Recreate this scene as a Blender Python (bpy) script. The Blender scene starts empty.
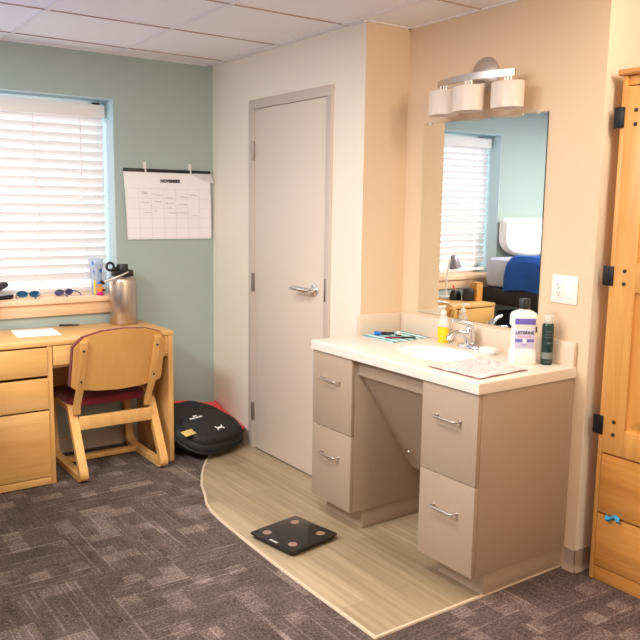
import bpy, bmesh, math, random
from mathutils import Vector, Matrix
random.seed(7)
SC = bpy.context.scene
COL = SC.collection
PI = math.pi
WM = {}                                   # world matrix of every empty / part while building

# ------------------------------------------------------------------ materials
def lin(c):
    return tuple((v/255/12.92 if v/255 <= .04045 else ((v/255+.055)/1.055)**2.4) for v in c) + (1,)
def newmat(name):
    m = bpy.data.materials.new(name); m.use_nodes = True
    nt = m.node_tree; b = nt.nodes['Principled BSDF']
    return m, nt, b
def plain(name, rgb, rough=.5, metal=0, spec=.5, bump=0, bscale=200, var=0.0, vscale=6, coat=0, sheen=0):
    m, nt, b = newmat(name)
    b.inputs['Base Color'].default_value = lin(rgb); b.inputs['Roughness'].default_value = rough
    b.inputs['Metallic'].default_value = metal; b.inputs['Specular IOR Level'].default_value = spec
    b.inputs['Coat Weight'].default_value = coat; b.inputs['Sheen Weight'].default_value = sheen
    if bump or var:
        tc = nt.nodes.new('ShaderNodeTexCoord')
    if var:
        n = nt.nodes.new('ShaderNodeTexNoise'); n.inputs['Scale'].default_value = vscale; n.inputs['Detail'].default_value = 4
        nt.links.new(tc.outputs['Object'], n.inputs['Vector'])
        mx = nt.nodes.new('ShaderNodeMix'); mx.data_type = 'RGBA'
        c = lin(rgb); mx.inputs['A'].default_value = tuple(v*(1-var) for v in c[:3])+(1,)
        mx.inputs['B'].default_value = tuple(min(1, v*(1+var)) for v in c[:3])+(1,)
        nt.links.new(n.outputs['Fac'], mx.inputs['Factor']); nt.links.new(mx.outputs['Result'], b.inputs['Base Color'])
    if bump:
        n = nt.nodes.new('ShaderNodeTexNoise'); n.inputs['Scale'].default_value = bscale
        nt.links.new(tc.outputs['Object'], n.inputs['Vector'])
        bp = nt.nodes.new('ShaderNodeBump'); bp.inputs['Strength'].default_value = bump; bp.inputs['Distance'].default_value = .002
        nt.links.new(n.outputs['Fac'], bp.inputs['Height']); nt.links.new(bp.outputs['Normal'], b.inputs['Normal'])
    return m
def wood(name, light, dark, axis='x', rough=.38, scale=1.0, contrast=.35):
    m, nt, b = newmat(name)
    tc = nt.nodes.new('ShaderNodeTexCoord'); mp = nt.nodes.new('ShaderNodeMapping')
    s = [14*scale]*3; s['xyz'.index(axis)] = 1.1*scale; mp.inputs['Scale'].default_value = s
    nt.links.new(tc.outputs['Object'], mp.inputs['Vector'])
    n = nt.nodes.new('ShaderNodeTexNoise'); n.inputs['Scale'].default_value = 1.0; n.inputs['Detail'].default_value = 6; n.inputs['Distortion'].default_value = 1.2
    nt.links.new(mp.outputs['Vector'], n.inputs['Vector'])
    n2 = nt.nodes.new('ShaderNodeTexNoise'); n2.inputs['Scale'].default_value = 9; n2.inputs['Detail'].default_value = 3
    nt.links.new(mp.outputs['Vector'], n2.inputs['Vector'])
    ad = nt.nodes.new('ShaderNodeMath'); ad.operation = 'MULTIPLY_ADD'; ad.inputs[1].default_value = .3
    nt.links.new(n2.outputs['Fac'], ad.inputs[0]); nt.links.new(n.outputs['Fac'], ad.inputs[2])
    r = nt.nodes.new('ShaderNodeValToRGB'); e = r.color_ramp.elements
    e[0].position = .65-contrast; e[0].color = lin(dark); e[1].position = .65+contrast*.6; e[1].color = lin(light)
    nt.links.new(ad.outputs['Value'], r.inputs['Fac']); nt.links.new(r.outputs['Color'], b.inputs['Base Color'])
    b.inputs['Roughness'].default_value = rough
    return m
def glass(name, rgb, alpha=.25, rough=.05):
    m, nt, b = newmat(name)
    b.inputs['Base Color'].default_value = lin(rgb); b.inputs['Roughness'].default_value = rough
    b.inputs['Alpha'].default_value = alpha
    return m

MAT = {}
MAT['green'] = plain('green_paint', (168,184,178), .7, bump=.15, bscale=350)
MAT['reveal'] = plain('daylit_green_paint', (190,214,220), .6)  # green wall paint with the daylight on it put into the colour
MAT['cream'] = plain('cream_paint', (240,229,214), .65, bump=.12, bscale=350)
MAT['tan'] = plain('tan_paint', (226,200,170), .65, bump=.12, bscale=350)
MAT['white_wall'] = plain('off_white_paint', (225,220,212), .7)
MAT['tile'] = plain('ceiling_tile', (240,236,238), .9, bump=.5, bscale=260, var=.02, vscale=60)
MAT['tbar'] = plain('ceiling_grid_paint', (234,228,230), .6)
MAT['joint'] = plain('tile_joint_shadow', (176,152,140), .8)
MAT['door'] = plain('door_paint', (222,207,193), .5)
MAT['doorframe'] = plain('door_frame_paint', (205,190,178), .45)
MAT['base'] = plain('cove_base_rubber', (177,155,140), .55)
MAT['strip'] = plain('transition_strip', (214,194,170), .45)
MAT['sillwood'] = wood('sill_wood', (240,205,168), (225,182,138), 'x', .4)
MAT['oakx'] = wood('maple_along_x', (236,190,122), (218,160,88), 'x')
MAT['oakz'] = wood('maple_along_z', (233,186,118), (214,156,84), 'z')
MAT['oakdrawer'] = wood('maple_drawer', (238,190,120), (214,152,80), 'x', scale=.7)
MAT['chairwood'] = wood('bent_ply', (234,186,116), (216,156,84), 'z', .35)
MAT['backply'] = wood('back_ply', (232,180,106), (220,160,84), 'z', .35, contrast=.5)
MAT['ward_z'] = wood('wardrobe_pine_z', (230,172,98), (196,130,58), 'z')
MAT['ward_y'] = wood('wardrobe_pine_y', (224,160,84), (180,112,46), 'y')
MAT['panelwood'] = wood('wardrobe_panel', (222,160,84), (198,130,58), 'z')
MAT['lam'] = plain('taupe_laminate', (176,154,134), .5, bump=.1, bscale=500, var=.03, vscale=40)
MAT['lamdark'] = plain('taupe_laminate_edge', (150,128,110), .5)
MAT['toe'] = plain('toe_kick_vinyl', (182,160,140), .5)
MAT['counter'] = plain('solid_surface', (232,220,208), .3, var=.015, vscale=300)
MAT['splash'] = plain('splash_surface', (222,202,182), .35)
MAT['basin'] = plain('basin_white', (250,242,234), .15)
MAT['chrome'] = plain('chrome', (232,232,236), .14, 1)
MAT['nickel'] = plain('brushed_nickel', (214,206,202), .38, 1)
MAT['steel'] = plain('brushed_steel', (196,180,166), .3, 1, bump=.1, bscale=150)
MAT['black'] = plain('black_plastic', (22,22,24), .4)
MAT['iron'] = plain('black_iron', (24,24,28), .45, .3)
MAT['maroon'] = plain('maroon_fabric', (120,16,38), .85, bump=.3, bscale=600, sheen=.2)
MAT['maroon2'] = plain('maroon_piping', (128,24,50), .7)
MAT['white'] = plain('white_plastic', (242,238,234), .4)
MAT['paper'] = plain('white_paper', (246,242,244), .8)
MAT['packfab'] = plain('black_pack_fabric', (32,31,33), .7, bump=1.0, bscale=40, var=.4, vscale=25)
MAT['packtrim'] = plain('black_pack_trim', (18,18,20), .6)
MAT['red'] = plain('coral_red_fabric', (236,92,90), .75)
MAT['yellowtag'] = plain('yellow_tag', (226,202,110), .6)
MAT['ink'] = plain('dark_ink', (50,45,52), .8)
MAT['inkgrey'] = plain('grey_ink', (168,158,168), .8)
MAT['grid'] = plain('calendar_rule', (222,212,220), .8)
MAT['mirror'] = plain('mirror_silver', (240,244,242), .0, 1)
MAT['mirroredge'] = plain('mirror_edge', (70,80,80), .2, .5)
MAT['navy'] = plain('blue_blanket', (24,84,168), .9, bump=.3, bscale=60, var=.15, vscale=8)
MAT['sheet'] = plain('grey_sheet', (196,200,214), .9, bump=1.0, bscale=22)
MAT['pillow'] = plain('white_pillow', (240,236,234), .9)
MAT['bedframe'] = plain('dark_bed_frame', (40,32,32), .6)
MAT['bin'] = plain('black_bin', (26,30,36), .4)
MAT['scaleglass'] = plain('black_scale_glass', (30,28,28), .12)
MAT['electrode'] = plain('copper_electrode', (196,160,142), .35, .7)
MAT['bolt'] = plain('dark_bolt', (30,22,18), .4)
MAT['hinge'] = plain('hinge_metal', (150,140,134), .35, .8)
MAT['soap'] = plain('yellow_soap', (236,206,40), .2)
MAT['clear'] = glass('clear_plastic', (238,240,244), .35)
MAT['clearblue'] = glass('clear_blue_plastic', (200,215,235), .45)
MAT['glass'] = glass('window_glass', (235,245,250), .08)
MAT['blue'] = plain('bright_blue', (40,110,210), .4)
MAT['skyblue'] = plain('sky_blue_cloth', (50,160,215), .7)
MAT['pink'] = plain('hot_pink', (230,50,150), .4)
MAT['orange'] = plain('orange_plastic', (240,150,50), .4)
MAT['yellow'] = plain('yellow_plastic', (245,205,80), .4)
MAT['purple'] = plain('label_purple', (110,100,190), .5)
MAT['labelpale'] = plain('label_lilac', (206,204,232), .5)
MAT['darkgreen'] = plain('dark_green_can', (22,52,50), .3)
MAT['greylabel'] = plain('grey_label', (120,130,125), .5)
MAT['tealglass'] = plain('teal_lens', (30,84,116), .15)
MAT['lens'] = plain('purple_grey_lens', (70,75,120), .15)
MAT['lampgrey'] = plain('lamp_shade_grey', (150,145,155), .35, .5)
MAT['boxwood'] = wood('box_wood', (222,160,84), (200,132,60), 'z')
MAT['sky'] = plain('outdoor_backing', (245,245,245), .9)

# cloth with teal stripes
def striped(name, a, b_, c, axis, scale):
    m, nt, b = newmat(name)
    tc = nt.nodes.new('ShaderNodeTexCoord'); sp = nt.nodes.new('ShaderNodeSeparateXYZ')
    nt.links.new(tc.outputs['Object'], sp.inputs[0])
    mu = nt.nodes.new('ShaderNodeMath'); mu.operation = 'MULTIPLY'; mu.inputs[1].default_value = scale
    nt.links.new(sp.outputs['XYZ'.index(axis)], mu.inputs[0])
    fr = nt.nodes.new('ShaderNodeMath'); fr.operation = 'FRACT'; nt.links.new(mu.outputs[0], fr.inputs[0])
    r = nt.nodes.new('ShaderNodeValToRGB'); r.color_ramp.interpolation = 'CONSTANT'
    e = r.color_ramp.elements; e[0].color = lin(a); e[1].position = .42; e[1].color = lin(b_)
    for p, cc in ((.55, c), (.7, b_), (.78, a)):
        x = e.new(p); x.color = lin(cc)
    nt.links.new(fr.outputs[0], r.inputs['Fac']); nt.links.new(r.outputs['Color'], b.inputs['Base Color'])
    b.inputs['Roughness'].default_value = .9
    return m
MAT['stripe'] = striped('teal_striped_cloth', (196,226,226), (84,180,190), (44,104,124), 'X', 21)
# patterned cloth
def patterned():
    m, nt, b = newmat('grey_print_cloth')
    tc = nt.nodes.new('ShaderNodeTexCoord'); n = nt.nodes.new('ShaderNodeTexNoise')
    n.inputs['Scale'].default_value = 30; n.inputs['Detail'].default_value = 4; n.inputs['Distortion'].default_value = 2
    nt.links.new(tc.outputs['Object'], n.inputs['Vector'])
    r = nt.nodes.new('ShaderNodeValToRGB'); e = r.color_ramp.elements
    e[0].position = .38; e[0].color = lin((190,178,180)); e[1].position = .58; e[1].color = lin((226,217,213))
    nt.links.new(n.outputs['Fac'], r.inputs['Fac']); nt.links.new(r.outputs['Color'], b.inputs['Base Color'])
    b.inputs['Roughness'].default_value = .9
    return m
MAT['print'] = patterned()
# blinds: white slats that let part of the daylight through
def slatmat():
    m, nt, b = newmat('translucent_slat')
    b.inputs['Base Color'].default_value = lin((244,240,240)); b.inputs['Roughness'].default_value = .5
    t = nt.nodes.new('ShaderNodeBsdfTranslucent'); t.inputs['Color'].default_value = lin((250,244,244))
    mx = nt.nodes.new('ShaderNodeMixShader'); mx.inputs[0].default_value = .07
    out = nt.nodes['Material Output']
    nt.links.new(b.outputs[0], mx.inputs[1]); nt.links.new(t.outputs[0], mx.inputs[2]); nt.links.new(mx.outputs[0], out.inputs[0])
    return m
MAT['slat'] = slatmat()
def shademat():
    m, nt, b = newmat('frosted_shade')
    b.inputs['Base Color'].default_value = lin((250,242,234)); b.inputs['Roughness'].default_value = .4
    t = nt.nodes.new('ShaderNodeBsdfTranslucent'); t.inputs['Color'].default_value = lin((250,236,220))
    mx = nt.nodes.new('ShaderNodeMixShader'); mx.inputs[0].default_value = .3
    out = nt.nodes['Material Output']
    nt.links.new(b.outputs[0], mx.inputs[1]); nt.links.new(t.outputs[0], mx.inputs[2]); nt.links.new(mx.outputs[0], out.inputs[0])
    return m
MAT['shade'] = shademat()

def carpet():
    m, nt, b = newmat('carpet_tiles')
    N = nt.nodes.new; L = nt.links.new
    def math_(op, a=None, bb=None, v0=None, v1=None, v2=None):
        n = N('ShaderNodeMath'); n.operation = op
        if a is not None: L(a, n.inputs[0])
        if bb is not None: L(bb, n.inputs[1])
        if v0 is not None: n.inputs[0].default_value = v0
        if v1 is not None: n.inputs[1].default_value = v1
        if v2 is not None: n.inputs[2].default_value = v2
        return n.outputs[0]
    geo = N('ShaderNodeNewGeometry'); sp = N('ShaderNodeSeparateXYZ'); L(geo.outputs['Position'], sp.inputs[0])
    T = .61
    u = math_('MULTIPLY_ADD', sp.outputs[0], v1=1/T, v2=1.38/T+20); v = math_('MULTIPLY_ADD', sp.outputs[1], v1=1/T, v2=1.02/T+20)
    fu = math_('FLOOR', u); fv = math_('FLOOR', v)
    par = math_('MODULO', math_('ADD', fu, fv), v1=2)           # 0 / 1 checker
    cu = math_('FRACT', u); cv = math_('FRACT', v)
    def mixv(f, a, c):   # f ? c : a
        n = N('ShaderNodeMix'); n.data_type = 'FLOAT'; L(f, n.inputs['Factor']); L(a, n.inputs['A']); L(c, n.inputs['B']); return n.outputs['Result']
    along = mixv(par, cu, cv); across = mixv(par, cv, cu)
    tid = math_('MULTIPLY_ADD', fu, v1=7.3); 
    tid2 = N('ShaderNodeMath'); tid2.operation = 'MULTIPLY_ADD'; L(fv, tid2.inputs[0]); tid2.inputs[1].default_value = 3.7; L(tid, tid2.inputs[2]); tid2 = tid2.outputs[0]
    def comb(x, y, z):
        n = N('ShaderNodeCombineXYZ'); L(x, n.inputs[0]); L(y, n.inputs[1]); L(z, n.inputs[2]); return n.outputs[0]
    # streak lines
    st = N('ShaderNodeTexNoise'); st.inputs['Scale'].default_value = 1; st.inputs['Detail'].default_value = 2
    L(comb(math_('MULTIPLY', along, v1=1.3), math_('MULTIPLY', across, v1=44), tid2), st.inputs['Vector'])
    rs = N('ShaderNodeValToRGB'); rs.color_ramp.elements[0].position = .57; rs.color_ramp.elements[1].position = .66; L(st.outputs['Fac'], rs.inputs['Fac'])
    # blocks
    bu = math_('FLOOR', math_('MULTIPLY', along, v1=8)); bv = math_('FLOOR', math_('MULTIPLY', across, v1=8))
    wn = N('ShaderNodeTexWhiteNoise'); L(comb(bu, bv, tid2), wn.inputs['Vector'])
    big = N('ShaderNodeTexNoise'); big.inputs['Scale'].default_value = 2.2; L(geo.outputs['Position'], big.inputs['Vector'])
    bl = math_('ADD', wn.outputs['Value'], math_('MULTIPLY', big.outputs['Fac'], v1=1.0))
    rb = N('ShaderNodeValToRGB'); rb.color_ramp.elements[0].position = .61; rb.color_ramp.elements[1].position = .66
    L(math_('MULTIPLY', bl, v1=.5), rb.inputs['Fac'])
    # pile
    pl = N('ShaderNodeTexNoise'); pl.inputs['Scale'].default_value = 130; pl.inputs['Detail'].default_value = 2; L(geo.outputs['Position'], pl.inputs['Vector'])
    mid = N('ShaderNodeTexNoise'); mid.inputs['Scale'].default_value = 1; mid.inputs['Detail'].default_value = 3
    L(comb(math_('MULTIPLY', along, v1=3), math_('MULTIPLY', across, v1=9), tid2), mid.inputs['Vector'])
    f = math_('MULTIPLY_ADD', rb.outputs['Color'], v1=.20, v2=.22)
    f = math_('ADD', f, math_('MULTIPLY', rs.outputs['Color'], v1=.22))
    f = math_('ADD', f, math_('MULTIPLY_ADD', pl.outputs['Fac'], v1=1.1, v2=-.55))
    f = math_('ADD', f, math_('MULTIPLY_ADD', mid.outputs['Fac'], v1=.5, v2=-.25))
    r = N('ShaderNodeValToRGB'); e = r.color_ramp.elements
    e[0].position = .0; e[0].color = lin((70,58,55)); e[1].position = .85; e[1].color = lin((162,145,137))
    x = e.new(.35); x.color = lin((104,89,84))
    L(f, r.inputs['Fac']); L(r.outputs['Color'], b.inputs['Base Color'])
    b.inputs['Roughness'].default_value = .95; b.inputs['Specular IOR Level'].default_value = .1
    bp = N('ShaderNodeBump'); bp.inputs['Strength'].default_value = .6; bp.inputs['Distance'].default_value = .004
    L(pl.outputs['Fac'], bp.inputs['Height']); L(bp.outputs['Normal'], b.inputs['Normal'])
    return m
MAT['carpet'] = carpet()
def vinyl():
    m, nt, b = newmat('vinyl_plank')
    N = nt.nodes.new; L = nt.links.new
    geo = N('ShaderNodeNewGeometry'); mp = N('ShaderNodeMapping'); mp.inputs['Rotation'].default_value = (0,0,PI/2)
    L(geo.outputs['Position'], mp.inputs['Vector'])
    br = N('ShaderNodeTexBrick'); br.offset = .37; br.inputs['Scale'].default_value = 1
    br.inputs['Brick Width'].default_value = 1.2; br.inputs['Row Height'].default_value = .15; br.inputs['Mortar Size'].default_value = .0008
    br.inputs['Color1'].default_value = lin((190,169,138)); br.inputs['Color2'].default_value = lin((168,147,117)); br.inputs['Mortar'].default_value = lin((146,126,98))
    L(mp.outputs[0], br.inputs['Vector'])
    mp2 = N('ShaderNodeMapping'); mp2.inputs['Scale'].default_value = (46, 1.6, 1); L(geo.outputs['Position'], mp2.inputs['Vector'])
    n = N('ShaderNodeTexNoise'); n.inputs['Scale'].default_value = 1; n.inputs['Detail'].default_value = 5; L(mp2.outputs[0], n.inputs['Vector'])
    r = N('ShaderNodeValToRGB'); r.color_ramp.elements[0].position = .3; r.color_ramp.elements[0].color = (.66,.65,.62,1); r.color_ramp.elements[1].position = .7; r.color_ramp.elements[1].color = (1.0,1.0,1.0,1)
    L(n.outputs['Fac'], r.inputs['Fac'])
    mx = N('ShaderNodeMix'); mx.data_type = 'RGBA'; mx.blend_type = 'MULTIPLY'; mx.inputs['Factor'].default_value = 1
    L(br.outputs['Color'], mx.inputs['A']); L(r.outputs['Color'], mx.inputs['B']); L(mx.outputs['Result'], b.inputs['Base Color'])
    b.inputs['Roughness'].default_value = .42
    return m
MAT['vinyl'] = vinyl()

# ------------------------------------------------------------------ mesh helpers
def B(): return bmesh.new()
def _merge(bm, sub, M=None):
    if M is not None: bmesh.ops.transform(sub, matrix=M, verts=sub.verts)
    me = bpy.data.meshes.new('tmp'); sub.to_mesh(me); sub.free(); bm.from_mesh(me); bpy.data.meshes.remove(me)
    return bm
def box(bm, lo, hi, bev=0, M=None, seg=2):
    s = bmesh.new(); bmesh.ops.create_cube(s, size=1)
    for v in s.verts:
        v.co = Vector([(lo[i]+hi[i])/2 + v.co[i]*(hi[i]-lo[i]) for i in range(3)])
    if bev: bmesh.ops.bevel(s, geom=list(s.edges), offset=bev, segments=seg, profile=.5, affect='EDGES')
    return _merge(bm, s, M)
def lathe(bm, prof, n=28, M=None, sx=1, sy=1, cap=True):
    s = bmesh.new(); rings = []
    for r, z in prof:
        rings.append([s.verts.new((max(r,1e-5)*math.cos(2*PI*k/n)*sx, max(r,1e-5)*math.sin(2*PI*k/n)*sy, z)) for k in range(n)])
    for a, c in zip(rings, rings[1:]):
        for k in range(n): s.faces.new((a[k], a[(k+1)%n], c[(k+1)%n], c[k]))
    if cap:
        s.faces.new(rings[0][::-1]); s.faces.new(rings[-1])
    bmesh.ops.recalc_face_normals(s, faces=s.faces)
    return _merge(bm, s, M)
def sup(bm, prof, n=36, e=3, M=None):
    """stack of super-ellipse sections: (half x, half y, z)"""
    s = bmesh.new(); rings = []
    for a, b_, z in prof:
        ring = []
        for k in range(n):
            t = 2*PI*k/n; c, d = math.cos(t), math.sin(t)
            ring.append(s.verts.new((a*math.copysign(abs(c)**(2/e), c), b_*math.copysign(abs(d)**(2/e), d), z)))
        rings.append(ring)
    for a, c in zip(rings, rings[1:]):
        for k in range(n): s.faces.new((a[k], a[(k+1)%n], c[(k+1)%n], c[k]))
    s.faces.new(rings[0][::-1]); s.faces.new(rings[-1])
    bmesh.ops.recalc_face_normals(s, faces=s.faces)
    return _merge(bm, s, M)
def tube(bm, pts, r, n=10, M=None, closed=False):
    s = bmesh.new(); pts = [Vector(p) for p in pts]; rings = []; N_ = len(pts)
    rr = r if isinstance(r, (list, tuple)) else [r]*N_
    up = None
    for i, p in enumerate(pts):
        if closed: t = pts[(i+1) % N_]-pts[i-1]
        else: t = pts[min(i+1, N_-1)]-pts[max(i-1, 0)]
        t.normalize()
        if up is None: up = t.orthogonal().normalized()
        up = (up - t*up.dot(t)).normalized(); w = t.cross(up)
        rings.append([s.verts.new(p+(up*math.cos(2*PI*k/n)+w*math.sin(2*PI*k/n))*rr[i]) for k in range(n)])
    for i in range(N_ if closed else N_-1):
        a, c = rings[i], rings[(i+1) % N_]
        for k in range(n): s.faces.new((a[k], a[(k+1)%n], c[(k+1)%n], c[k]))
    if not closed: s.faces.new(rings[0][::-1]); s.faces.new(rings[-1])
    bmesh.ops.recalc_face_normals(s, faces=s.faces)
    return _merge(bm, s, M)
def prism(bm, poly, axis, a, b_, M=None, bev=0):
    """poly: 2-D points in the two other axes (in xyz order), extruded along axis from a to b_"""
    s = bmesh.new(); i = 'xyz'.index(axis); o = [k for k in range(3) if k != i]
    def mk(p, t):
        c = [0,0,0]; c[i] = t; c[o[0]] = p[0]; c[o[1]] = p[1]; return s.verts.new(c)
    A_ = [mk(p, a) for p in poly]; C_ = [mk(p, b_) for p in poly]; n = len(poly)
    s.faces.new(A_); s.faces.new(C_[::-1])
    for k in range(n): s.faces.new((A_[k], C_[k], C_[(k+1)%n], A_[(k+1)%n]))
    bmesh.ops.recalc_face_normals(s, faces=s.faces)
    if bev:
        ed = [e for e in s.edges if e.calc_face_angle(0) > .6]
        bmesh.ops.bevel(s, geom=ed, offset=bev, segments=2, profile=.5, affect='EDGES')
    return _merge(bm, s, M)
def grid(bm, fn, nu, nv, thick=0):
    s = bmesh.new(); V = [[s.verts.new(fn(i/nu, j/nv)) for j in range(nv+1)] for i in range(nu+1)]
    for i in range(nu):
        for j in range(nv): s.faces.new((V[i][j], V[i+1][j], V[i+1][j+1], V[i][j+1]))
    bmesh.ops.recalc_face_normals(s, faces=s.faces)
    if thick: bmesh.ops.solidify(s, geom=list(s.faces), thickness=thick)
    return _merge(bm, s)
def ball(bm, c, r, M=None, u=20, v=12):
    s = bmesh.new(); bmesh.ops.create_uvsphere(s, u_segments=u, v_segments=v, radius=1)
    r = (r,)*3 if not isinstance(r, (tuple, list)) else r
    for q in s.verts: q.co = Vector((c[0]+q.co.x*r[0], c[1]+q.co.y*r[1], c[2]+q.co.z*r[2]))
    return _merge(bm, s, M)
def fillet(pts, rads, n=5, closed=True):
    out = []; N_ = len(pts)
    for i in range(N_):
        p = Vector(pts[i]); r = rads[i] if isinstance(rads, (list, tuple)) else rads
        if (not closed and i in (0, N_-1)) or r <= 0: out.append(tuple(p)); continue
        a = Vector(pts[i-1])-p; c = Vector(pts[(i+1) % N_])-p; la, lc = a.length, c.length; a.normalize(); c.normalize()
        ang = math.acos(max(-1, min(1, a.dot(c)))); d = min(r/math.tan(ang/2), la*.45, lc*.45)
        p0, p2 = p+a*d, p+c*d
        for k in range(n+1):
            t = k/n; out.append(tuple(p0*(1-t)**2+p*2*t*(1-t)+p2*t*t))
    return out
def strip_loop(bm, pts2, w, axis, a, b_):
    """closed loop of flat bar: in-plane thickness w, extruded along axis"""
    N_ = len(pts2); P = [Vector(p) for p in pts2]; area = sum(P[i].x*P[(i+1)%N_].y-P[(i+1)%N_].x*P[i].y for i in range(N_)); sg = 1 if area > 0 else -1
    outer, inner = [], []
    for i in range(N_):
        t = (P[(i+1)%N_]-P[i-1]).normalized(); n = Vector((t.y, -t.x))*sg
        outer.append(P[i]+n*w/2); inner.append(P[i]-n*w/2)
    s = bmesh.new(); ai = 'xyz'.index(axis); o = [k for k in range(3) if k != ai]
    def mk(p, t):
        c = [0,0,0]; c[ai] = t; c[o[0]] = p.x; c[o[1]] = p.y; return s.verts.new(c)
    R = [[mk(p, t) for p in q] for q in (outer, inner) for t in (a, b_)]
    oa, ob, ia, ib = R
    for i in range(N_):
        j = (i+1) % N_
        for f in ((oa[i],oa[j],ob[j],ob[i]), (ia[j],ia[i],ib[i],ib[j]), (oa[j],oa[i],ia[i],ia[j]), (ob[i],ob[j],ib[j],ib[i])): s.faces.new(f)
    bmesh.ops.recalc_face_normals(s, faces=s.faces)
    return _merge(bm, s)

def obj(name, bm, mat, parent=None, ang=38, flat=False):
    if parent is not None and WM.get(parent.name) is not None:
        bmesh.ops.transform(bm, matrix=WM[parent.name].inverted(), verts=bm.verts)
    for f in bm.faces: f.smooth = not flat
    for e in bm.edges:
        if len(e.link_faces) == 2 and e.calc_face_angle(0) > math.radians(ang): e.smooth = False
    me = bpy.data.meshes.new(name); bm.to_mesh(me); bm.free()
    me.materials.append(MAT[mat] if isinstance(mat, str) else mat)
    o = bpy.data.objects.new(name, me); COL.objects.link(o)
    if parent is not None:
        o.parent = parent; WM[o.name] = WM[parent.name]
    else: WM[o.name] = Matrix()
    return o
def tag(o, label, cat, group=None, kind=None):
    o['label'] = label; o['category'] = cat
    if group: o['group'] = group
    if kind: o['kind'] = kind
    return o
def thing(name, label, cat, loc=(0,0,0), rz=0, group=None, M=None):
    o = bpy.data.objects.new(name, None); COL.objects.link(o); o.empty_display_size = .05
    m = M if M is not None else Matrix.Translation(loc) @ Matrix.Rotation(rz, 4, 'Z')
    o.matrix_world = m; o.matrix_basis = m; WM[o.name] = m
    return tag(o, label, cat, group)
def struct(name, bm, mat, parent=None, **k):
    o = obj(name, bm, mat, parent, **k)
    if parent is None: o['kind'] = 'structure'
    return o
def sroot(name, loc=(0,0,0)):
    o = bpy.data.objects.new(name, None); COL.objects.link(o); o.location = loc; WM[o.name] = Matrix.Translation(loc); o['kind'] = 'structure'
    return o
def dup(root, M, label=None, group=None):
    r = root.copy(); COL.objects.link(r); r.matrix_world = M; r.matrix_basis = M
    if label: r['label'] = label
    if group: r['group'] = group
    for ch in list(root.children):
        c = ch.copy(); COL.objects.link(c); c.parent = r
        for g in list(ch.children):
            e = g.copy(); COL.objects.link(e); e.parent = c
    return r
def text(name, s, size, M, mat, parent, align='CENTER', sx=1, bold=0):
    """flat lettering; M places the text plane (text x -> M x, text y -> M y)"""
    c = bpy.data.curves.new(name, 'FONT'); c.body = s; c.size = size; c.align_x = align; c.align_y = 'CENTER'; c.extrude = .0003; c.offset = bold; c.resolution_u = 3
    o = bpy.data.objects.new(name, c); COL.objects.link(o)
    me = bpy.data.meshes.new_from_object(o); bpy.data.objects.remove(o); bpy.data.curves.remove(c)
    me.materials.clear(); me.materials.append(MAT[mat]); o = bpy.data.objects.new(name, me); COL.objects.link(o)
    o.parent = parent
    loc = WM[parent.name].inverted() @ M @ Matrix.Diagonal((sx,1,1,1))
    o.matrix_local = loc
    return o
def frame(o, x, y):
    """matrix with origin o, x axis x, y axis y"""
    x = Vector(x).normalized(); y = Vector(y); y = (y-x*y.dot(x)).normalized(); z = x.cross(y)
    M = Matrix.Identity(4)
    for i in range(3): M[i][0], M[i][1], M[i][2], M[i][3] = x[i], y[i], z[i], o[i]
    return M

# ------------------------------------------------------------------ room dimensions (door wall is x=0, window wall y=0)
H = 2.346; A = .27; W1 = 1.565; W2 = 2.692
XL, XR, YB = -3.9, 1.0, -6.2
WX0, WX1, WZ0, WZ1 = -2.165, -.654, .93, 2.091

# ---- floor
b = B(); box(b, (XL-.1, YB-.1, -.1), (XR+.1, .3, -.002)); struct('floor', b, 'carpet')
crv = [(.0,-.34),(-.13,-.40),(-.26,-.485),(-.352,-.585),(-.425,-.69),(-.497,-.811),(-.57,-.955),(-.618,-1.089),(-.665,-1.2),(-.692,-1.31),(-.706,-1.45),(-.714,-1.617),(-.728,-1.958),(-.731,-2.281),(-.731,-2.62)]
b = B(); prism(b, [(A+.0,-.0),(0.0,-.0)][:0] + crv + [(A,-2.62),(A,-W1),(0,-W1)], 'z', -.05, .001); struct('floor_vinyl', b, 'vinyl')
tr = [Vector((x,y,0)) for x,y in crv] + [Vector((A,-2.62,0))]
b = B(); s = bmesh.new(); rows = []
for i, p in enumerate(tr):
    t = (tr[min(i+1,len(tr)-1)]-tr[max(i-1,0)]).normalized(); n = Vector((t.y,-t.x,0))
    if i == len(tr)-2: n = Vector((-1,-1,0))
    w = .0075
    rows.append([s.verts.new(p+n*w+Vector((0,0,-.004))), s.verts.new(p+n*w*.7+Vector((0,0,.004))), s.verts.new(p-n*w*.7+Vector((0,0,.004))), s.verts.new(p-n*w+Vector((0,0,-.004)))])
for a_, c_ in zip(rows, rows[1:]):
    for k in range(3): s.faces.new((a_[k], a_[k+1], c_[k+1], c_[k]))
bmesh.ops.recalc_face_normals(s, faces=s.faces); _merge(b, s); struct('trim_1', b, 'strip')
# ---- ceiling with its grid
b = B(); box(b, (XL-.1, YB-.1, H+.004), (XR+.1, .3, H+.1)); ceil = struct('ceiling', b, 'tile')
b = B(); T = .61
x = -.04-T*7
while x < XR:
    box(b, (x-.011, YB, H-.0005), (x+.011, 0, H+.006)); x += T
y = -.22
while y > YB:
    y -= T
box(b, (XL,-.018,H-.002),(0,0,H+.006)); box(b,(-.018,-W1,H-.002),(0,0,H+.006)); box(b,(0,-W1-.018,H-.002),(A,-W1,H+.006)); box(b,(A-.018,-W2,H-.002),(A,-W1,H+.006))
g = obj('ceiling_grid', b, 'tbar', ceil)
b = B(); y = -.22
while y > YB:
    box(b, (XL, y-.003, H-.0008), (XR, y+.003, H+.006)); y -= T
obj('tile_joint', b, 'joint', ceil)
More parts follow.
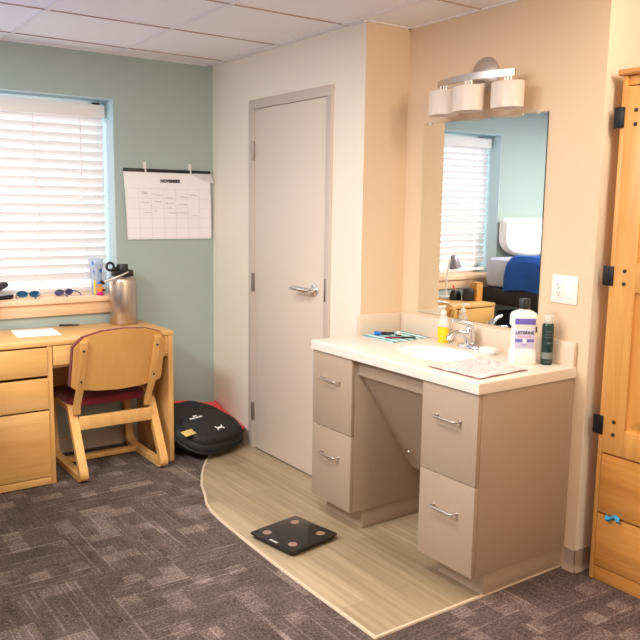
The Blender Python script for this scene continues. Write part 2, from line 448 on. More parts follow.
# ---- walls
b = B(); D = .24
box(b, (XL, 0, 0), (WX0, D, H)); box(b, (WX1, 0, 0), (0, D, H)); box(b, (WX0, 0, 0), (WX1, D, WZ0-.02)); box(b, (WX0, 0, WZ1), (WX1, D, H))
wb = struct('wall_back', b, 'green', flat=True)
b = B(); e_ = .003
box(b, (WX1-e_, .0, WZ0), (WX1, D, WZ1)); box(b, (WX0, .0, WZ0), (WX0+e_, D, WZ1)); box(b, (WX0, .0, WZ1-e_), (WX1, D, WZ1))
obj('window_reveal', b, 'reveal', wb, flat=True)
# door wall with a recess for the door
b = B(); DL, DR, FT = -.541, -1.264, 2.0905
box(b, (0,-.4805-.0,0),(.6,D,H)); box(b,(0,-W1,0),(.6,-1.314,H)); box(b,(0,-1.314,FT),(.6,-.4805,H)); box(b,(.08,-1.314,0),(.6,-.4805,FT))
struct('wall_right', b, 'cream', flat=True)
b = B(); box(b, (.0005,-W1-.0008,0),(A+.2,-W1+.05,H)); struct('wall_alcove', b, 'tan', flat=True)
b = B(); box(b, (A,-W2,0),(A+.2,-W1-.0009,H)); struct('wall_vanity', b, 'tan', flat=True)
b = B(); box(b, (A+.0005,-W2-.0006,0),(XR+.1,-W2+.1,H)); struct('wall_niche', b, 'cream', flat=True)
b = B(); box(b, (XR,YB,0),(XR+.1,-W2-.0007,H)); struct('wall_side', b, 'cream', flat=True)
b = B(); box(b, (XL-.1,YB,0),(XL,D,H)); struct('wall_left', b, 'white_wall', flat=True)
b = B(); box(b, (XL-.1,YB-.1,0),(XR+.1,YB,H)); struct('wall_front', b, 'white_wall', flat=True)
# ---- baseboards (rubber cove base)
def cove(name, p, q, nrm, h=.095):
    p, q, n = Vector(p), Vector(q), Vector(nrm); b = B(); s = bmesh.new()
    pr = [(0,h),(.004,h-.002),(.004,.03),(.007,.012),(.016,.003),(.016,0),(0,0)]
    R = [[s.verts.new(t+n*a+Vector((0,0,z))) for a, z in pr] for t in (p, q)]
    k = len(pr)
    for i in range(k): s.faces.new((R[0][i],R[0][(i+1)%k],R[1][(i+1)%k],R[1][i]))
    s.faces.new(R[0]); s.faces.new(R[1][::-1]); bmesh.ops.recalc_face_normals(s, faces=s.faces); _merge(b, s); struct(name, b, 'base')
cove('baseboard_back', (XL,0,0), (0,0,0), (0,-1,0))
cove('baseboard_right', (0,-.004,0), (0,-.482,0), (-1,0,0))
cove('baseboard_right.001', (0,-1.316,0), (0,-W1,0), (-1,0,0))
cove('baseboard_vanity', (A,-2.643,0), (A,-W2-.004,0), (-1,0,0))
cove('baseboard_niche', (A-.004,-W2,0), (XR,-W2,0), (0,-1,0))
cove('baseboard_left', (XL,YB,0), (XL,0,0), (1,0,0))

# ---- door
dr = sroot('door_1', (0,-.9,0))
b = B(); box(b, (-.006,DR,.008),(.036,DL,2.035),.002); leaf = obj('door_leaf', b, 'door', dr)
b = B()
fo = -.012
box(b,(fo,DL+.002,0),(.075,-.4805,2.038),.002); box(b,(fo,-1.3142,0),(.075,DR-.002,2.038),.002); box(b,(fo,-1.3142,2.038),(.075,-.4805,FT),.002)
box(b,(.037,DL-.012,0),(.075,DL+.002,2.038)); box(b,(.037,DR-.002,0),(.075,DR+.012,2.038)); box(b,(.037,DR,2.025),(.075,DL,2.04))
obj('door_frame', b, 'doorframe', dr)
for z in (1.80,1.03,.235):
    b = B(); lathe(b, [(.0085,-.055),(.0085,.055)], 12, Matrix.Translation((fo-.002,DL+.006,z))); box(b,(fo-.002,DL-.006,z-.05),(fo+.014,DL+.018,z+.05),.001); obj('hinge', b, 'hinge', dr)
b = B(); Mh = frame((-.006,-1.182,1.045),(0,1,0),(0,0,1))
Rot = frame((-.006,-1.182,1.045),(0,-1,0),(0,0,1))   # z axis -> -x
lathe(b, [(.034,0),(.034,.004),(.03,.011),(.016,.013),(.012,.05),(.012,.055)], 28, Rot)
hd = obj('door_handle', b, 'chrome', dr)
b = B(); tube(b, [(-.054,-1.182,1.045),(-.062,-1.178,1.045),(-.066,-1.16,1.045),(-.066,-1.11,1.046),(-.066,-1.05,1.047),(-.064,-1.032,1.047)], [.012,.014,.014,.0135,.0135,.011], 12); obj('lever', b, 'chrome', hd)
b = B(); box(b,(-.0005+fo,DR-.022,.99),(fo+.002,DR-.004,1.11),.0005); obj('strike_plate', b, 'hinge', dr)

# ---- window
wn = sroot('window_1', (-1.41,.2,WZ0))
b = B(); yw = .20
for lo, hi in (((WX0+.003,yw,WZ0),(WX0+.06,yw+.04,WZ1-.003)),((WX1-.06,yw,WZ0),(WX1-.003,yw+.04,WZ1-.003)),((WX0,yw,WZ0),(WX1,yw+.04,WZ0+.06)),((WX0,yw,WZ1-.06),(WX1,yw+.04,WZ1-.003)),((-1.435,yw,WZ0),(-1.385,yw+.04,WZ1-.003))):
    box(b, lo, hi, .003)
obj('window_frame', b, 'white', wn)
b = B(); box(b,(WX0+.055,yw+.018,WZ0+.055),(-1.43,yw+.022,WZ1-.055)); obj('pane', b, 'glass', wn)
b = B(); box(b,(-1.39,yw+.018,WZ0+.055),(WX1-.055,yw+.022,WZ1-.055)); obj('pane', b, 'glass', wn)
b = B(); prism(b, [(-.036,.912),(-.030,.934),(-.022,.9375),(.2,.9375),(.2,.91),(-.036,.905)], 'x', WX0-.06, WX1+.045, bev=0)
sl = obj('window_sill', b, 'sillwood', wn)
b = B(); box(b,(WX0-.05,-.02,.832),(WX1+.035,-.0005,.905),.003); obj('window_apron', b, 'sillwood', wn)

# ---- venetian blind (hangs in the window opening)
bl = thing('venetian_blind', 'white horizontal slat window blind lowered in the window opening above the wooden sill', 'window blind', (-1.41,.15,2.06))
bx0, bx1 = WX0+.02, WX1-.02
b = B(); box(b,(bx0,.085,1.985),(bx1,.165,2.062),.004); obj('headrail', b, 'white', bl)
b = B(); z = 1.972; k = 0
tl = math.radians(65)
while z > .995:
    M = Matrix.Translation((0,.13,z)) @ Matrix.Rotation(-tl, 4, 'X')
    n_ = 6
    s = bmesh.new(); up_, dn = [], []
    for i in range(n_+1):
        w_ = -.025+.05*i/n_; c_ = .003*(1-(w_/.025)**2)
        up_.append((s.verts.new((bx0,w_,c_+.0012)), s.verts.new((bx1,w_,c_+.0012)))); dn.append((s.verts.new((bx0,w_,c_-.0012)), s.verts.new((bx1,w_,c_-.0012))))
    for i in range(n_):
        s.faces.new((up_[i][0],up_[i][1],up_[i+1][1],up_[i+1][0])); s.faces.new((dn[i][0],dn[i+1][0],dn[i+1][1],dn[i][1]))
    for q in (0, n_): s.faces.new((up_[q][0],dn[q][0],dn[q][1],up_[q][1]))
    bmesh.ops.recalc_face_normals(s, faces=s.faces)
    _merge(b, s, M); z -= .0515
obj('slats', b, 'slat', bl)
b = B(); box(b,(bx0,.105,.958),(bx1,.155,.982),.004); obj('bottom_rail', b, 'slat', bl)
for x in (-2.0,-1.41,-1.09,-.82):
    b = B()
    for yy in (.098,.162): box(b,(x-.004,yy-.0006,.97),(x+.004,yy+.0006,1.99))
    obj('ladder_tape', b, 'slat', bl)

# ---- ceiling lights: unseen, added to light the room, no fixtures modelled
def area(name, loc, rot, size, sy, power, col):
    l = bpy.data.lights.new(name, 'AREA'); l.shape = 'RECTANGLE'; l.size = size; l.size_y = sy; l.energy = power; l.color = col
    o = bpy.data.objects.new(name, l); COL.objects.link(o); o.location = loc; o.rotation_euler = rot; return o
area('daylight', (-1.41,1.1,1.75), (math.radians(-80),0,0), 2.6, 2.0, 45, (.86,.94,1.0))
area('unseen_ceiling_light', (-1.5,-2.4,H-.03), (0,0,0), .6, 1.2, 32, (1.0,.95,.87))
area('unseen_ceiling_light.001', (-2.7,-1.6,H-.03), (0,0,0), .6, 1.2, 62, (1.0,.985,.96))  # added fill, makes up for window light the blind holds back
pl_ = bpy.data.lights.new('rear_fill', 'POINT'); pl_.energy = 34; pl_.color = (1.0,.86,.66); pl_.shadow_soft_size = .16  # unseen, added behind the camera to brighten niche wall and ceiling
po_ = bpy.data.objects.new('rear_fill', pl_); COL.objects.link(po_); po_.location = (-.85,-5.3,2.0)
pl_ = bpy.data.lights.new('entry_lamp', 'POINT'); pl_.energy = 15; pl_.color = (1.0,.84,.60); pl_.shadow_soft_size = .07
po_ = bpy.data.objects.new('entry_lamp', pl_); COL.objects.link(po_); po_.location = (-.12,-3.45,2.2)
w = bpy.data.worlds.new('World'); SC.world = w; w.use_nodes = True
bg = w.node_tree.nodes['Background']; bg.inputs[0].default_value = (.85,.93,1,1); bg.inputs[1].default_value = 1.5
b = B(); box(b,(-8,-14,-.3),(6,12,-.12)); struct('ground', b, 'sky')

# ================================================================== vanity
def pull(name, parent, y0, y1, z, x=-.284):
    b = B(); p = fillet([(x,y0,z),(x-.03,y0,z),(x-.03,y1,z),(x,y1,z)], .014, 5, closed=False)
    tube(b, p, .0045, 10)
    for yy in (y0,y1): lathe(b, [(.008,0),(.008,.003)], 14, frame((x,yy,z),(0,-1,0),(0,0,1)))
    return obj(name, b, 'nickel', parent)
def cabinet(label, y0, y1, toe0, toe1, hz):
    t = thing('vanity_cabinet', label, 'cabinet', (0,(y0+y1)/2,0), group='vanity cabinets under the countertop')
    b = B(); box(b, (-.264,y0,.0956),(A-.002,y1,.8155),.001); obj('carcass', b, 'lam', t)
    b = B(); box(b, (-.20,toe0,.0),(A-.002,toe1,.0954),.006)
    s = bmesh.new(); _merge(b, s); obj('toe_kick', b, 'toe', t)
    for (za, zb, hz_) in ((.099,.4565,hz[1]),(.4595,.8125,hz[0])):
        b = B(); box(b, (-.284,y0+.0015,za),(-.2645,y1-.0015,zb),.0015); d = obj('drawer', b, 'lam', t)
        c = (y0+y1)/2; pull('pull_handle', d, c-.062, c+.062, hz_)
    return t
cabinet('taupe two-drawer vanity cabinet next to the grey door', -1.878, -1.572, -1.868, -1.582, (.696,.337))
cabinet('taupe two-drawer vanity cabinet with exposed side nearest the wardrobe', -2.638, -2.337, -2.624, -2.373, (.692,.328))
t = thing('apron_rail', 'taupe rail under the sink edge between the two vanity cabinets', 'rail', (-.25,-2.1,.77))
b = B(); box(b, (-.25,-2.3365,.741),(-.23,-1.8785,.8155),.001); obj('rail_board', b, 'lam', t)
t = thing('access_panel', 'sloping taupe pipe cover panel in the knee space under the sink', 'panel', (-.1,-2.1,.5))
b = B(); prism(b, [(-.232,.738),(.086,.252),(.10,.252),(-.218,.738)], 'y', -2.3365, -1.8785); obj('panel_board', b, 'lam', t)
dn = Vector((-.486,0,-.318)).normalized()
for yy in (-1.93,-2.28):
    for k in (.12,.80):
        p = Vector((-.232+.318*k, yy, .738-.486*k)); b = B(); lathe(b, [(.008,-.001),(.007,.003),(.003,.004)], 12, frame(p, (0,1,0), dn.cross(Vector((0,1,0))))); obj('screw', b, 'chrome', t)
# countertop with an oval basin
ct = thing('countertop', 'cream solid-surface countertop with moulded oval basin over the vanity cabinets', 'countertop', (0,-2.1,.82))
cx_, cy_, ra, rb_ = -.02, -2.125, .15, .19
x0, x1, y0, y1, zt, zb = -.2931, A-.001, -2.6437, -W1-.001, .8593, .8163
s = bmesh.new(); n = 64; El, Rc, Rb = [], [], []
for k in range(n):
    tt = 2*PI*k/n; c, d = math.cos(tt), math.sin(tt)
    El.append(s.verts.new((cx_+ra*c, cy_+rb_*d, zt)))
def rect_pt(c, d):
    # ray from the basin centre to the rectangle edge
    ts = []
    if c > 1e-9: ts.append((x1-cx_)/c)
    if c < -1e-9: ts.append((x0-cx_)/c)
    if d > 1e-9: ts.append((y1-cy_)/d)
    if d < -1e-9: ts.append((y0-cy_)/d)
    q = min(ts); return cx_+c*q, cy_+d*q
angs = [2*PI*k/n for k in range(n)]
for cxx, cyy in ((x0,y0),(x0,y1),(x1,y0),(x1,y1)):
    a_ = math.atan2(cyy-cy_, cxx-cx_) % (2*PI); i = min(range(n), key=lambda k: min(abs(angs[k]-a_), 2*PI-abs(angs[k]-a_))); angs[i] = a_
for a_ in angs:
    px_, py_ = rect_pt(math.cos(a_), math.sin(a_)); Rc.append(s.verts.new((px_,py_,zt))); Rb.append(s.verts.new((px_,py_,zb)))
for k in range(n):
    j = (k+1)%n; s.faces.new((El[k],Rc[k],Rc[j],El[j])); s.faces.new((Rc[k],Rb[k],Rb[j],Rc[j]))
bmesh.ops.recalc_face_normals(s, faces=s.faces)
ed = [e for e in s.edges if len(e.link_faces)==2 and e.calc_face_angle(0)>1.2 and abs(e.verts[0].co.z-zt)<1e-5 and abs(e.verts[1].co.z-zt)<1e-5]
bmesh.ops.bevel(s, geom=ed, offset=.006, segments=3, profile=.5, affect='EDGES')
b = B(); _merge(b, s); box(b,(x0+.02,y0+.01,zb),(x0+.04,y1-.01,zb+.002)); obj('counter_slab', b, 'counter', ct)
b = B(); s = bmesh.new(); rings = []
for fr, dz in ((1,0),(.97,-.004),(.93,-.02),(.86,-.055),(.72,-.095),(.5,-.12),(.2,-.132),(.1,-.134)):
    rings.append([s.verts.new((cx_+ra*fr*math.cos(2*PI*k/n), cy_+rb_*fr*math.sin(2*PI*k/n), zt+dz)) for k in range(n)])
for a_, c_ in zip(rings, rings[1:]):
    for k in range(n): s.faces.new((a_[k],a_[(k+1)%n],c_[(k+1)%n],c_[k]))
s.faces.new(rings[-1]); bmesh.ops.recalc_face_normals(s, faces=s.faces)
for fc in s.faces:
    if fc.normal.z < 0: fc.normal_flip()
_merge(b, s); ba = obj('basin', b, 'basin', ct)
b = B(); lathe(b, [(.022,.7255),(.022,.7275),(.012,.728),(.01,.730)], 20, Matrix.Translation((cx_,cy_,0))); obj('drain', b, 'chrome', ba)
b = B(); box(b,(A-.02,y0+.003,zt-.0005),(A-.0005,y1-.0005,.958),.003); obj('backsplash', b, 'splash', ct)
b = B(); box(b,(-.022,y1-.020,zt-.0005),(A-.0205,y1-.0002,.957),.003); obj('side_splash', b, 'splash', ct)

# ---- faucet
fx, fy, fz = .20, -2.115, zt
t = thing('basin_faucet', 'chrome single-lever faucet behind the oval basin', 'faucet', (fx,fy,fz))
b = B(); sup(b, [(.026,.075,fz),(.026,.075,fz+.008),(.020,.062,fz+.020),(.016,.03,fz+.026)], 32, 2.2, Matrix.Translation((fx,fy,0))); obj('base_plate', b, 'chrome', t)
b = B(); lathe(b, [(.026,fz+.01),(.024,fz+.04),(.021,fz+.075),(.022,fz+.085),(.017,fz+.097),(.004,fz+.101)], 24, Matrix.Translation((fx,fy,0))); obj('body', b, 'chrome', t)
b = B(); tube(b, [(fx,fy,fz+.045),(fx-.03,fy,fz+.062),(fx-.07,fy,fz+.075),(fx-.105,fy,fz+.074),(fx-.125,fy,fz+.062),(fx-.130,fy,fz+.048)], [.018,.0165,.015,.0145,.0145,.0145], 14); obj('spout', b, 'chrome', t)
b = B(); tube(b, [(fx+.004,fy,fz+.098),(fx-.02,fy+.0,fz+.112),(fx-.06,fy+.01,fz+.125),(fx-.095,fy+.016,fz+.130)], [.014,.011,.0085,.007], 12); obj('lever', b, 'chrome', t)
b = B(); tube(b, [(fx+.024,fy,fz+.01),(fx+.024,fy,fz+.075)], .0028, 8); ball(b,(fx+.024,fy,fz+.078),.006); obj('drain_rod', b, 'chrome', t)
# ---- hand soap
sx, sy = .20, -1.945
t = thing('soap_dispenser', 'clear pump bottle half full of yellow hand soap beside the faucet', 'soap dispenser', (sx,sy,zt))
T_ = Matrix.Translation((sx,sy,zt))
b = B(); sup(b, [(.018,.026,.0),(.02,.029,.004),(.02,.029,.05),(.0195,.028,.075)], 32, 2.5, T_); obj('soap_fill', b, 'soap', t)
b = B(); sup(b, [(.0205,.0295,.0755),(.0195,.028,.10),(.014,.018,.125),(.010,.010,.132),(.010,.010,.14)], 32, 2.3, T_); obj('bottle', b, 'clear', t)
b = B(); lathe(b, [(.012,.136),(.012,.150),(.005,.152),(.004,.170)], 18, T_); box(b,(-.034,-.006,.166),(.010,.006,.176),.003,T_); obj('pump', b, 'white', t)
# ---- soap bar dish
t = thing('soap_bar', 'white oval soap bar on the counter between faucet and mouthwash', 'soap', (.175,-2.255,zt))
b = B(); sup(b, [(.026,.040,.0),(.031,.046,.006),(.033,.048,.014),(.029,.044,.023),(.018,.032,.027)], 36, 2.3, Matrix.Translation((.175,-2.255,zt))); obj('bar', b, 'white', t)
# ---- mouthwash
mx_, my_ = .13, -2.478
t = thing('mouthwash_bottle', 'white mouthwash bottle with black cap and lilac label on the counter', 'mouthwash', (mx_,my_,zt), rz=math.radians(-38))
T_ = Matrix.Translation((mx_,my_,zt)) @ Matrix.Rotation(math.radians(-38),4,'Z') @ Matrix.Diagonal((1.08,1.05,1.14,1))
b = B(); sup(b, [(.046,.030,0),(.050,.034,.005),(.050,.034,.048),(.043,.030,.056),(.043,.030,.135),(.050,.034,.142),(.050,.034,.172),(.046,.031,.184),(.032,.024,.192),(.017,.017,.196),(.017,.017,.203)], 44, 4, T_); obj('bottle', b, 'white', t)
b = B(); lathe(b, [(.0205,.200),(.0205,.232),(.018,.236)], 24, T_); obj('cap', b, 'black', t)
b = B(); box(b,(-.036,-.0306,.060),(.036,-.0294,.130),.0004,T_); lb = obj('label', b, 'labelpale', t)
b = B(); box(b,(-.038,-.0348,.147),(.038,-.0336,.168),.0004,T_); obj('neck_label', b, 'purple', t)
b = B(); box(b,(-.035,-.0312,.083),(.035,-.0304,.094),.0002,T_); obj('label_band', b, 'purple', lb)
b = B(); lathe(b, [(.008,0),(.008,.0006)], 20, T_ @ frame((0,-.0313,.0885),(1,0,0),(0,0,1))); obj('seal', b, 'paper', lb)
text('lettering', 'LISTERINE', .0155, T_ @ frame((0,-.0312,.116),(1,0,0),(0,0,1)), 'ink', lb, bold=.0004)
text('lettering', 'TOTAL CARE', .008, T_ @ frame((0,-.0312,.103),(1,0,0),(0,0,1)), 'red', lb)
text('lettering', 'ZERO', .008, T_ @ frame((0,-.0312,.072),(1,0,0),(0,0,1)), 'purple', lb)
# ---- shaving can
kx, ky = .205, -2.542
t = thing('aerosol_can', 'dark green aerosol can with pale cap behind the mouthwash bottle', 'can', (kx,ky,zt))
T_ = Matrix.Translation((kx,ky,zt)) @ Matrix.Rotation(math.radians(-38),4,'Z') @ Matrix.Diagonal((1.05,1.05,1.17,1))
b = B(); lathe(b, [(.0215,0),(.0225,.003),(.0225,.135),(.021,.141),(.017,.146)], 30, T_); obj('can_body', b, 'darkgreen', t)
b = B(); lathe(b, [(.0175,.145),(.0175,.172),(.015,.176)], 26, T_); obj('cap', b, 'clear', t)
b = B(); lathe(b, [(.0228,.022),(.0228,.045)], 30, T_, cap=False); obj('label_band', b, 'greylabel', t)
for z_, w_ in ((.118,.026),(.108,.032),(.098,.028),(.078,.016),(.012,.024)):
    b = B()
    for q in range(6):
        a_ = -PI/2 + (q-2.5)/6*(w_/.0225); lathe(b, [(.0016,0),(.0016,.0004)], 6, T_ @ frame((.0226*math.cos(a_),.0226*math.sin(a_),z_),(-math.sin(a_),math.cos(a_),0),(0,0,1)))
    obj('print_line', b, 'greylabel', t)
# ---- cloths on the counter
def cloth(name, label, mat, quad, z, amp, cat, edge=None):
    q = [Vector(p) for p in quad]; c = sum(q, Vector((0,0)))/4
    t = thing(name, label, cat, (c.x,c.y,z))
    def fn(u, v):
        p = (q[0]*(1-u)+q[1]*u)*(1-v)+(q[3]*(1-u)+q[2]*u)*v
        h = amp*(.5+.5*math.sin(p.x*47+3*math.sin(p.y*21))*math.sin(p.y*39+1.3)) + .002
        return (p.x, p.y, z+h)
    b = B(); grid(b, fn, 22, 22, .0018); obj('fabric', b, mat, t)
    if edge:
        for a_, c_ in edge:
            b = B(); tube(b, [fn(*(a_[0]+(c_[0]-a_[0])*k/12, a_[1]+(c_[1]-a_[1])*k/12)) for k in range(13)], .0014, 6); obj('hem', b, 'maroon2' if mat == 'print' else 'tealglass', t)
    return t
cloth('folded_cloth', 'teal and white striped cloth under small grooming tools in the counter corner', 'stripe', [(-.005,-1.592),(-.03,-1.84),(.235,-1.815),(.243,-1.60)], zt, .0025, 'cloth')
cloth('washcloth', 'white washcloth with grey print and maroon hem on the front counter edge', 'print', [(-.252,-2.33),(-.25,-2.6),(.04,-2.585),(.07,-2.30)], zt, .005, 'cloth', [((0,0),(1,0)),((1,0),(1,1))])
def stick(name, label, cat, pts, rad, mats, z=zt+.010):
    t = thing(name, label, cat, (pts[0][0],pts[0][1],z)); n_ = len(mats)
    for k, (pn, mt) in enumerate(mats):
        a_, c_ = Vector(pts[k]+(z,)), Vector(pts[k+1]+(z,)); b = B()
        tube(b, [a_, a_.lerp(c_,.1), a_.lerp(c_,.9), c_], [rad[k]*.7, rad[k], rad[k+1], rad[k+1]*.7], 10); obj(pn, b, mt, t)
    return t
stick('razor', 'blue and black grip razor lying on the teal striped cloth', 'razor', [(.035,-1.635),(.06,-1.66),(.115,-1.695)], [.011,.009,.006], [('grip','blue'),('handle','black')], zt+.014)
t = thing('metal_cap', 'small silver cap standing on the striped cloth beside the razor', 'cap', (.105,-1.735,zt+.005)); b = B(); lathe(b, [(.014,0),(.014,.018),(.010,.026),(.004,.028)], 18, Matrix.Translation((.105,-1.735,zt+.005))); obj('shell', b, 'chrome', t)
b = B(); lathe(b, [(.0145,.004),(.0145,.010)], 18, Matrix.Translation((.105,-1.735,zt+.005)), cap=False); obj('ring', b, 'black', t)
stick('toothbrush', 'thin dark toothbrush lying on the striped cloth nearest the basin', 'toothbrush', [(.02,-1.735),(.08,-1.78),(.145,-1.815)], [.004,.004,.005], [('handle','maroon2'),('head','black')], zt+.009)

# ---- mirror
t = thing('wall_mirror', 'frameless rectangular mirror on the wall above the vanity counter', 'mirror', (A,-2.065,1.43))
b = B(); box(b, (A-.0055,-2.4345,.9715),(A-.0005,-1.695,1.8832)); obj('mirror_edge', b, 'mirroredge', t)
b = B(); s = bmesh.new(); s.faces.new([s.verts.new((A-.006,y,z)) for y, z in ((-1.6955,.972),(-1.6955,1.8828),(-2.434,1.8828),(-2.434,.972))]); _merge(b, s); obj('mirror_glass', b, 'mirror', t)
for y_ in (-1.745,-2.385):
    b = B(); box(b, (A-.010,y_-.008,1.876),(A-.0005,y_+.008,1.890),.002); obj('mirror_clip', b, 'clear', t)

# ---- sconce
t = thing('vanity_light', 'brushed nickel three-shade wall light above the mirror', 'wall light', (A,-2.08,2.06))
b = B(); lathe(b, [(.080,0),(.080,.006),(.070,.014),(.03,.022),(.012,.024)], 40, frame((A-.0005,-2.078,2.064),(0,-1,0),(0,0,1))); obj('wall_plate', b, 'nickel', t)
b = B(); box(b, (A-.10,-2.092,2.035),(A-.02,-2.064,2.058),.003); box(b,(A-.05,-2.10,1.985),(A-.016,-2.056,2.03),.004); obj('stem', b, 'nickel', t)
def arc(y): k = (y+2.095)/.2255; return A-.085-.05*(1-k*k)
ys = [-1.8695-.451*k/24 for k in range(25)]
b = B(); s = bmesh.new(); rows = []
for y_ in ys:
    x_ = arc(y_); rows.append([s.verts.new(p) for p in ((x_-.006,y_,2.028),(x_+.006,y_,2.028),(x_+.006,y_,2.056),(x_-.006,y_,2.056))])
for a_, c_ in zip(rows, rows[1:]):
    for k in range(4): s.faces.new((a_[k],a_[(k+1)%4],c_[(k+1)%4],c_[k]))
s.faces.new(rows[0]); s.faces.new(rows[-1][::-1]); bmesh.ops.recalc_face_normals(s, faces=s.faces); _merge(b, s); obj('arm_bar', b, 'nickel', t)
for y_ in (-1.93,-2.108,-2.293):
    x_ = arc(y_)
    b = B(); n_ = 40; prof = [(1,1.900),(1,2.002),(.985,2.004),(.96,2.002),(.96,1.902),(.985,1.899),(1,1.900)]
    s = bmesh.new(); rr = [[s.verts.new((x_+.052*k_*math.cos(2*PI*q/n_), y_+.078*k_*math.sin(2*PI*q/n_), z_)) for q in range(n_)] for k_, z_ in prof[:-1]]
    for a_, c_ in zip(rr, rr[1:]+rr[:1]):
        for q in range(n_): s.faces.new((a_[q],a_[(q+1)%n_],c_[(q+1)%n_],c_[q]))
    top = [s.verts.new((x_+.052*.97*math.cos(2*PI*q/n_), y_+.0765*.97*math.sin(2*PI*q/n_), 2.000)) for q in range(n_)]; s.faces.new(top)
    bmesh.ops.recalc_face_normals(s, faces=s.faces); _merge(b, s); sh = obj('lamp_shade', b, 'shade', t)
    b = B()
    for dy in (-.017,0,.017): tube(b, [(x_,y_+dy,2.000),(x_,y_+dy,2.030)], .0055, 10)
    obj('shade_post', b, 'nickel', sh)

# ---- outlet
t = thing('outlet_plate', 'white double wall plate with outlet and switch right of the mirror', 'outlet', (A,-2.5635,1.167))
b = B(); box(b, (A-.006,-2.6265,1.1085),(A-.0005,-2.5005,1.224),.003); obj('cover_plate', b, 'white', t)
b = B(); box(b, (A-.0085,-2.556,1.133),(A-.0055,-2.522,1.200),.002); oo = obj('receptacle', b, 'white', t)
for z_ in (1.151,1.184):
    b = B()
    for dy in (-.006,.006): box(b,(A-.0092,-2.539+dy-.001,z_-.004),(A-.0083,-2.539+dy+.001,z_+.005))
    lathe(b, [(.0025,0),(.0025,.0008)], 10, frame((A-.0084,-2.539,z_-.010),(0,-1,0),(0,0,1))); obj('socket_slot', b, 'ink', oo)
b = B(); box(b, (A-.0085,-2.608,1.133),(A-.0055,-2.574,1.200),.002); box(b,(A-.0125,-2.598,1.158),(A-.008,-2.584,1.176),.002); obj('rocker_switch', b, 'paper', t)

# ================================================================== wardrobe
wx = .29
t = thing('wardrobe', 'tall honey pine wardrobe with black hinges at the edge of the wall', 'wardrobe', (wx+.3,-3.25,0))
WY0, WY1 = -2.751, -3.76
b = B(); box(b,(wx,WY0-.018,0),(wx+.6,WY0,1.984),.001); box(b,(wx,WY1,0),(wx+.6,WY1+.018,1.984),.001); box(b,(wx+.012,WY1+.018,1.95),(wx+.03,WY0-.018,1.984),.001); box(b,(wx+.02,WY1,1.965),(wx+.6,WY0-.0,1.984)); box(b,(wx+.585,WY1,.0),(wx+.6,WY0,1.95)); box(b,(wx+.02,WY1+.018,.53),(wx+.59,WY0-.018,.545))
obj('carcass', b, 'ward_z', t)
b = B(); prism(b, [(wx-.010,1.985),(wx-.016,1.992),(wx-.016,2.006),(wx+.6,2.006),(wx+.6,1.985)], 'y', WY1-.012, WY0+.012); obj('cornice', b, 'ward_y', t)
b = B(); box(b,(wx+.004,WY1+.019,0),(wx+.022,WY0-.019,.058),.001); obj('plinth', b, 'ward_y', t)
def wdoor(ya, yb, hinge_side):
    b = B(); st = .096; za, zb = .537, 1.944; xf, xb = wx-.001, wx+.019
    box(b,(xf,ya-st,za),(xb,ya,zb),.0015); box(b,(xf,yb,za),(xb,yb+st,zb),.0015)
    for z0_, z1_ in ((za,.641),(1.182,1.29),(1.84,zb)): box(b,(xf,yb+st,z0_),(xb,ya-st,z1_),.0015)
    d = obj('door', b, 'ward_z', t)
    for z0_, z1_ in ((.641,1.182),(1.29,1.84)):
        p = bmesh.new(); y0_, y1_ = yb+st, ya-st
        def ring(i_, x_): return [p.verts.new((x_,y,z)) for y, z in ((y0_+i_,z0_+i_),(y1_-i_,z0_+i_),(y1_-i_,z1_-i_),(y0_+i_,z1_-i_))]
        R_ = [ring(-.002,xf+.004), ring(.004,xf+.011), ring(.014,xf+.012), ring(.045,xf+.003)]
        for a_, c_ in zip(R_, R_[1:]):
            for k in range(4): p.faces.new((a_[k],a_[(k+1)%4],c_[(k+1)%4],c_[k]))
        p.faces.new(R_[-1]); bmesh.ops.recalc_face_normals(p, faces=p.faces)
        b = B(); _merge(b, p); obj('raised_panel', b, 'panelwood', d, ang=15)
    for z_ in (1.856,1.805,1.26,1.211,.668,.617):
        b = B(); yy = ya-.049 if hinge_side > 0 else yb+.049
        lathe(b, [(.0075,0),(.0075,.003),(.004,.0045)], 14, frame((xf,yy,z_),(0,-1,0),(0,0,1))); obj('bolt', b, 'bolt', d)
    return d
wdoor(-2.767,-3.254,1); wdoor(-3.258,-3.743,-1)
for z_ in (1.833,1.237,.645):
    b = B(); box(b,(wx-.006,-2.769,z_-.038),(wx-.0015,-2.725,z_+.038),.0015); box(b,(wx-.008,-2.7505,z_-.038),(wx+.05,-2.744,z_+.038),.001);
    obj('hinge', b, 'iron', t)
for za, zb in ((.063,.281),(.288,.53)):
    b = B(); box(b,(wx-.001,WY1+.02,za),(wx+.019,-2.771,zb),.002); obj('drawer', b, 'ward_y', t)
t = thing('blue_cloth', 'small bright blue cloth scrap poking out between the wardrobe drawers', 'cloth', (wx,-2.85,.285))
def fnc(u, v):
    y_ = -2.815-.062*u; return (wx-.004-.012*math.sin(PI*v)-.004*math.sin(9*u), y_, .291-.022*v-.006*math.sin(7*u+v)-.008*u*0+.006*u)
b = B(); grid(b, fnc, 14, 6, .003); obj('scrap', b, 'skyblue', t)

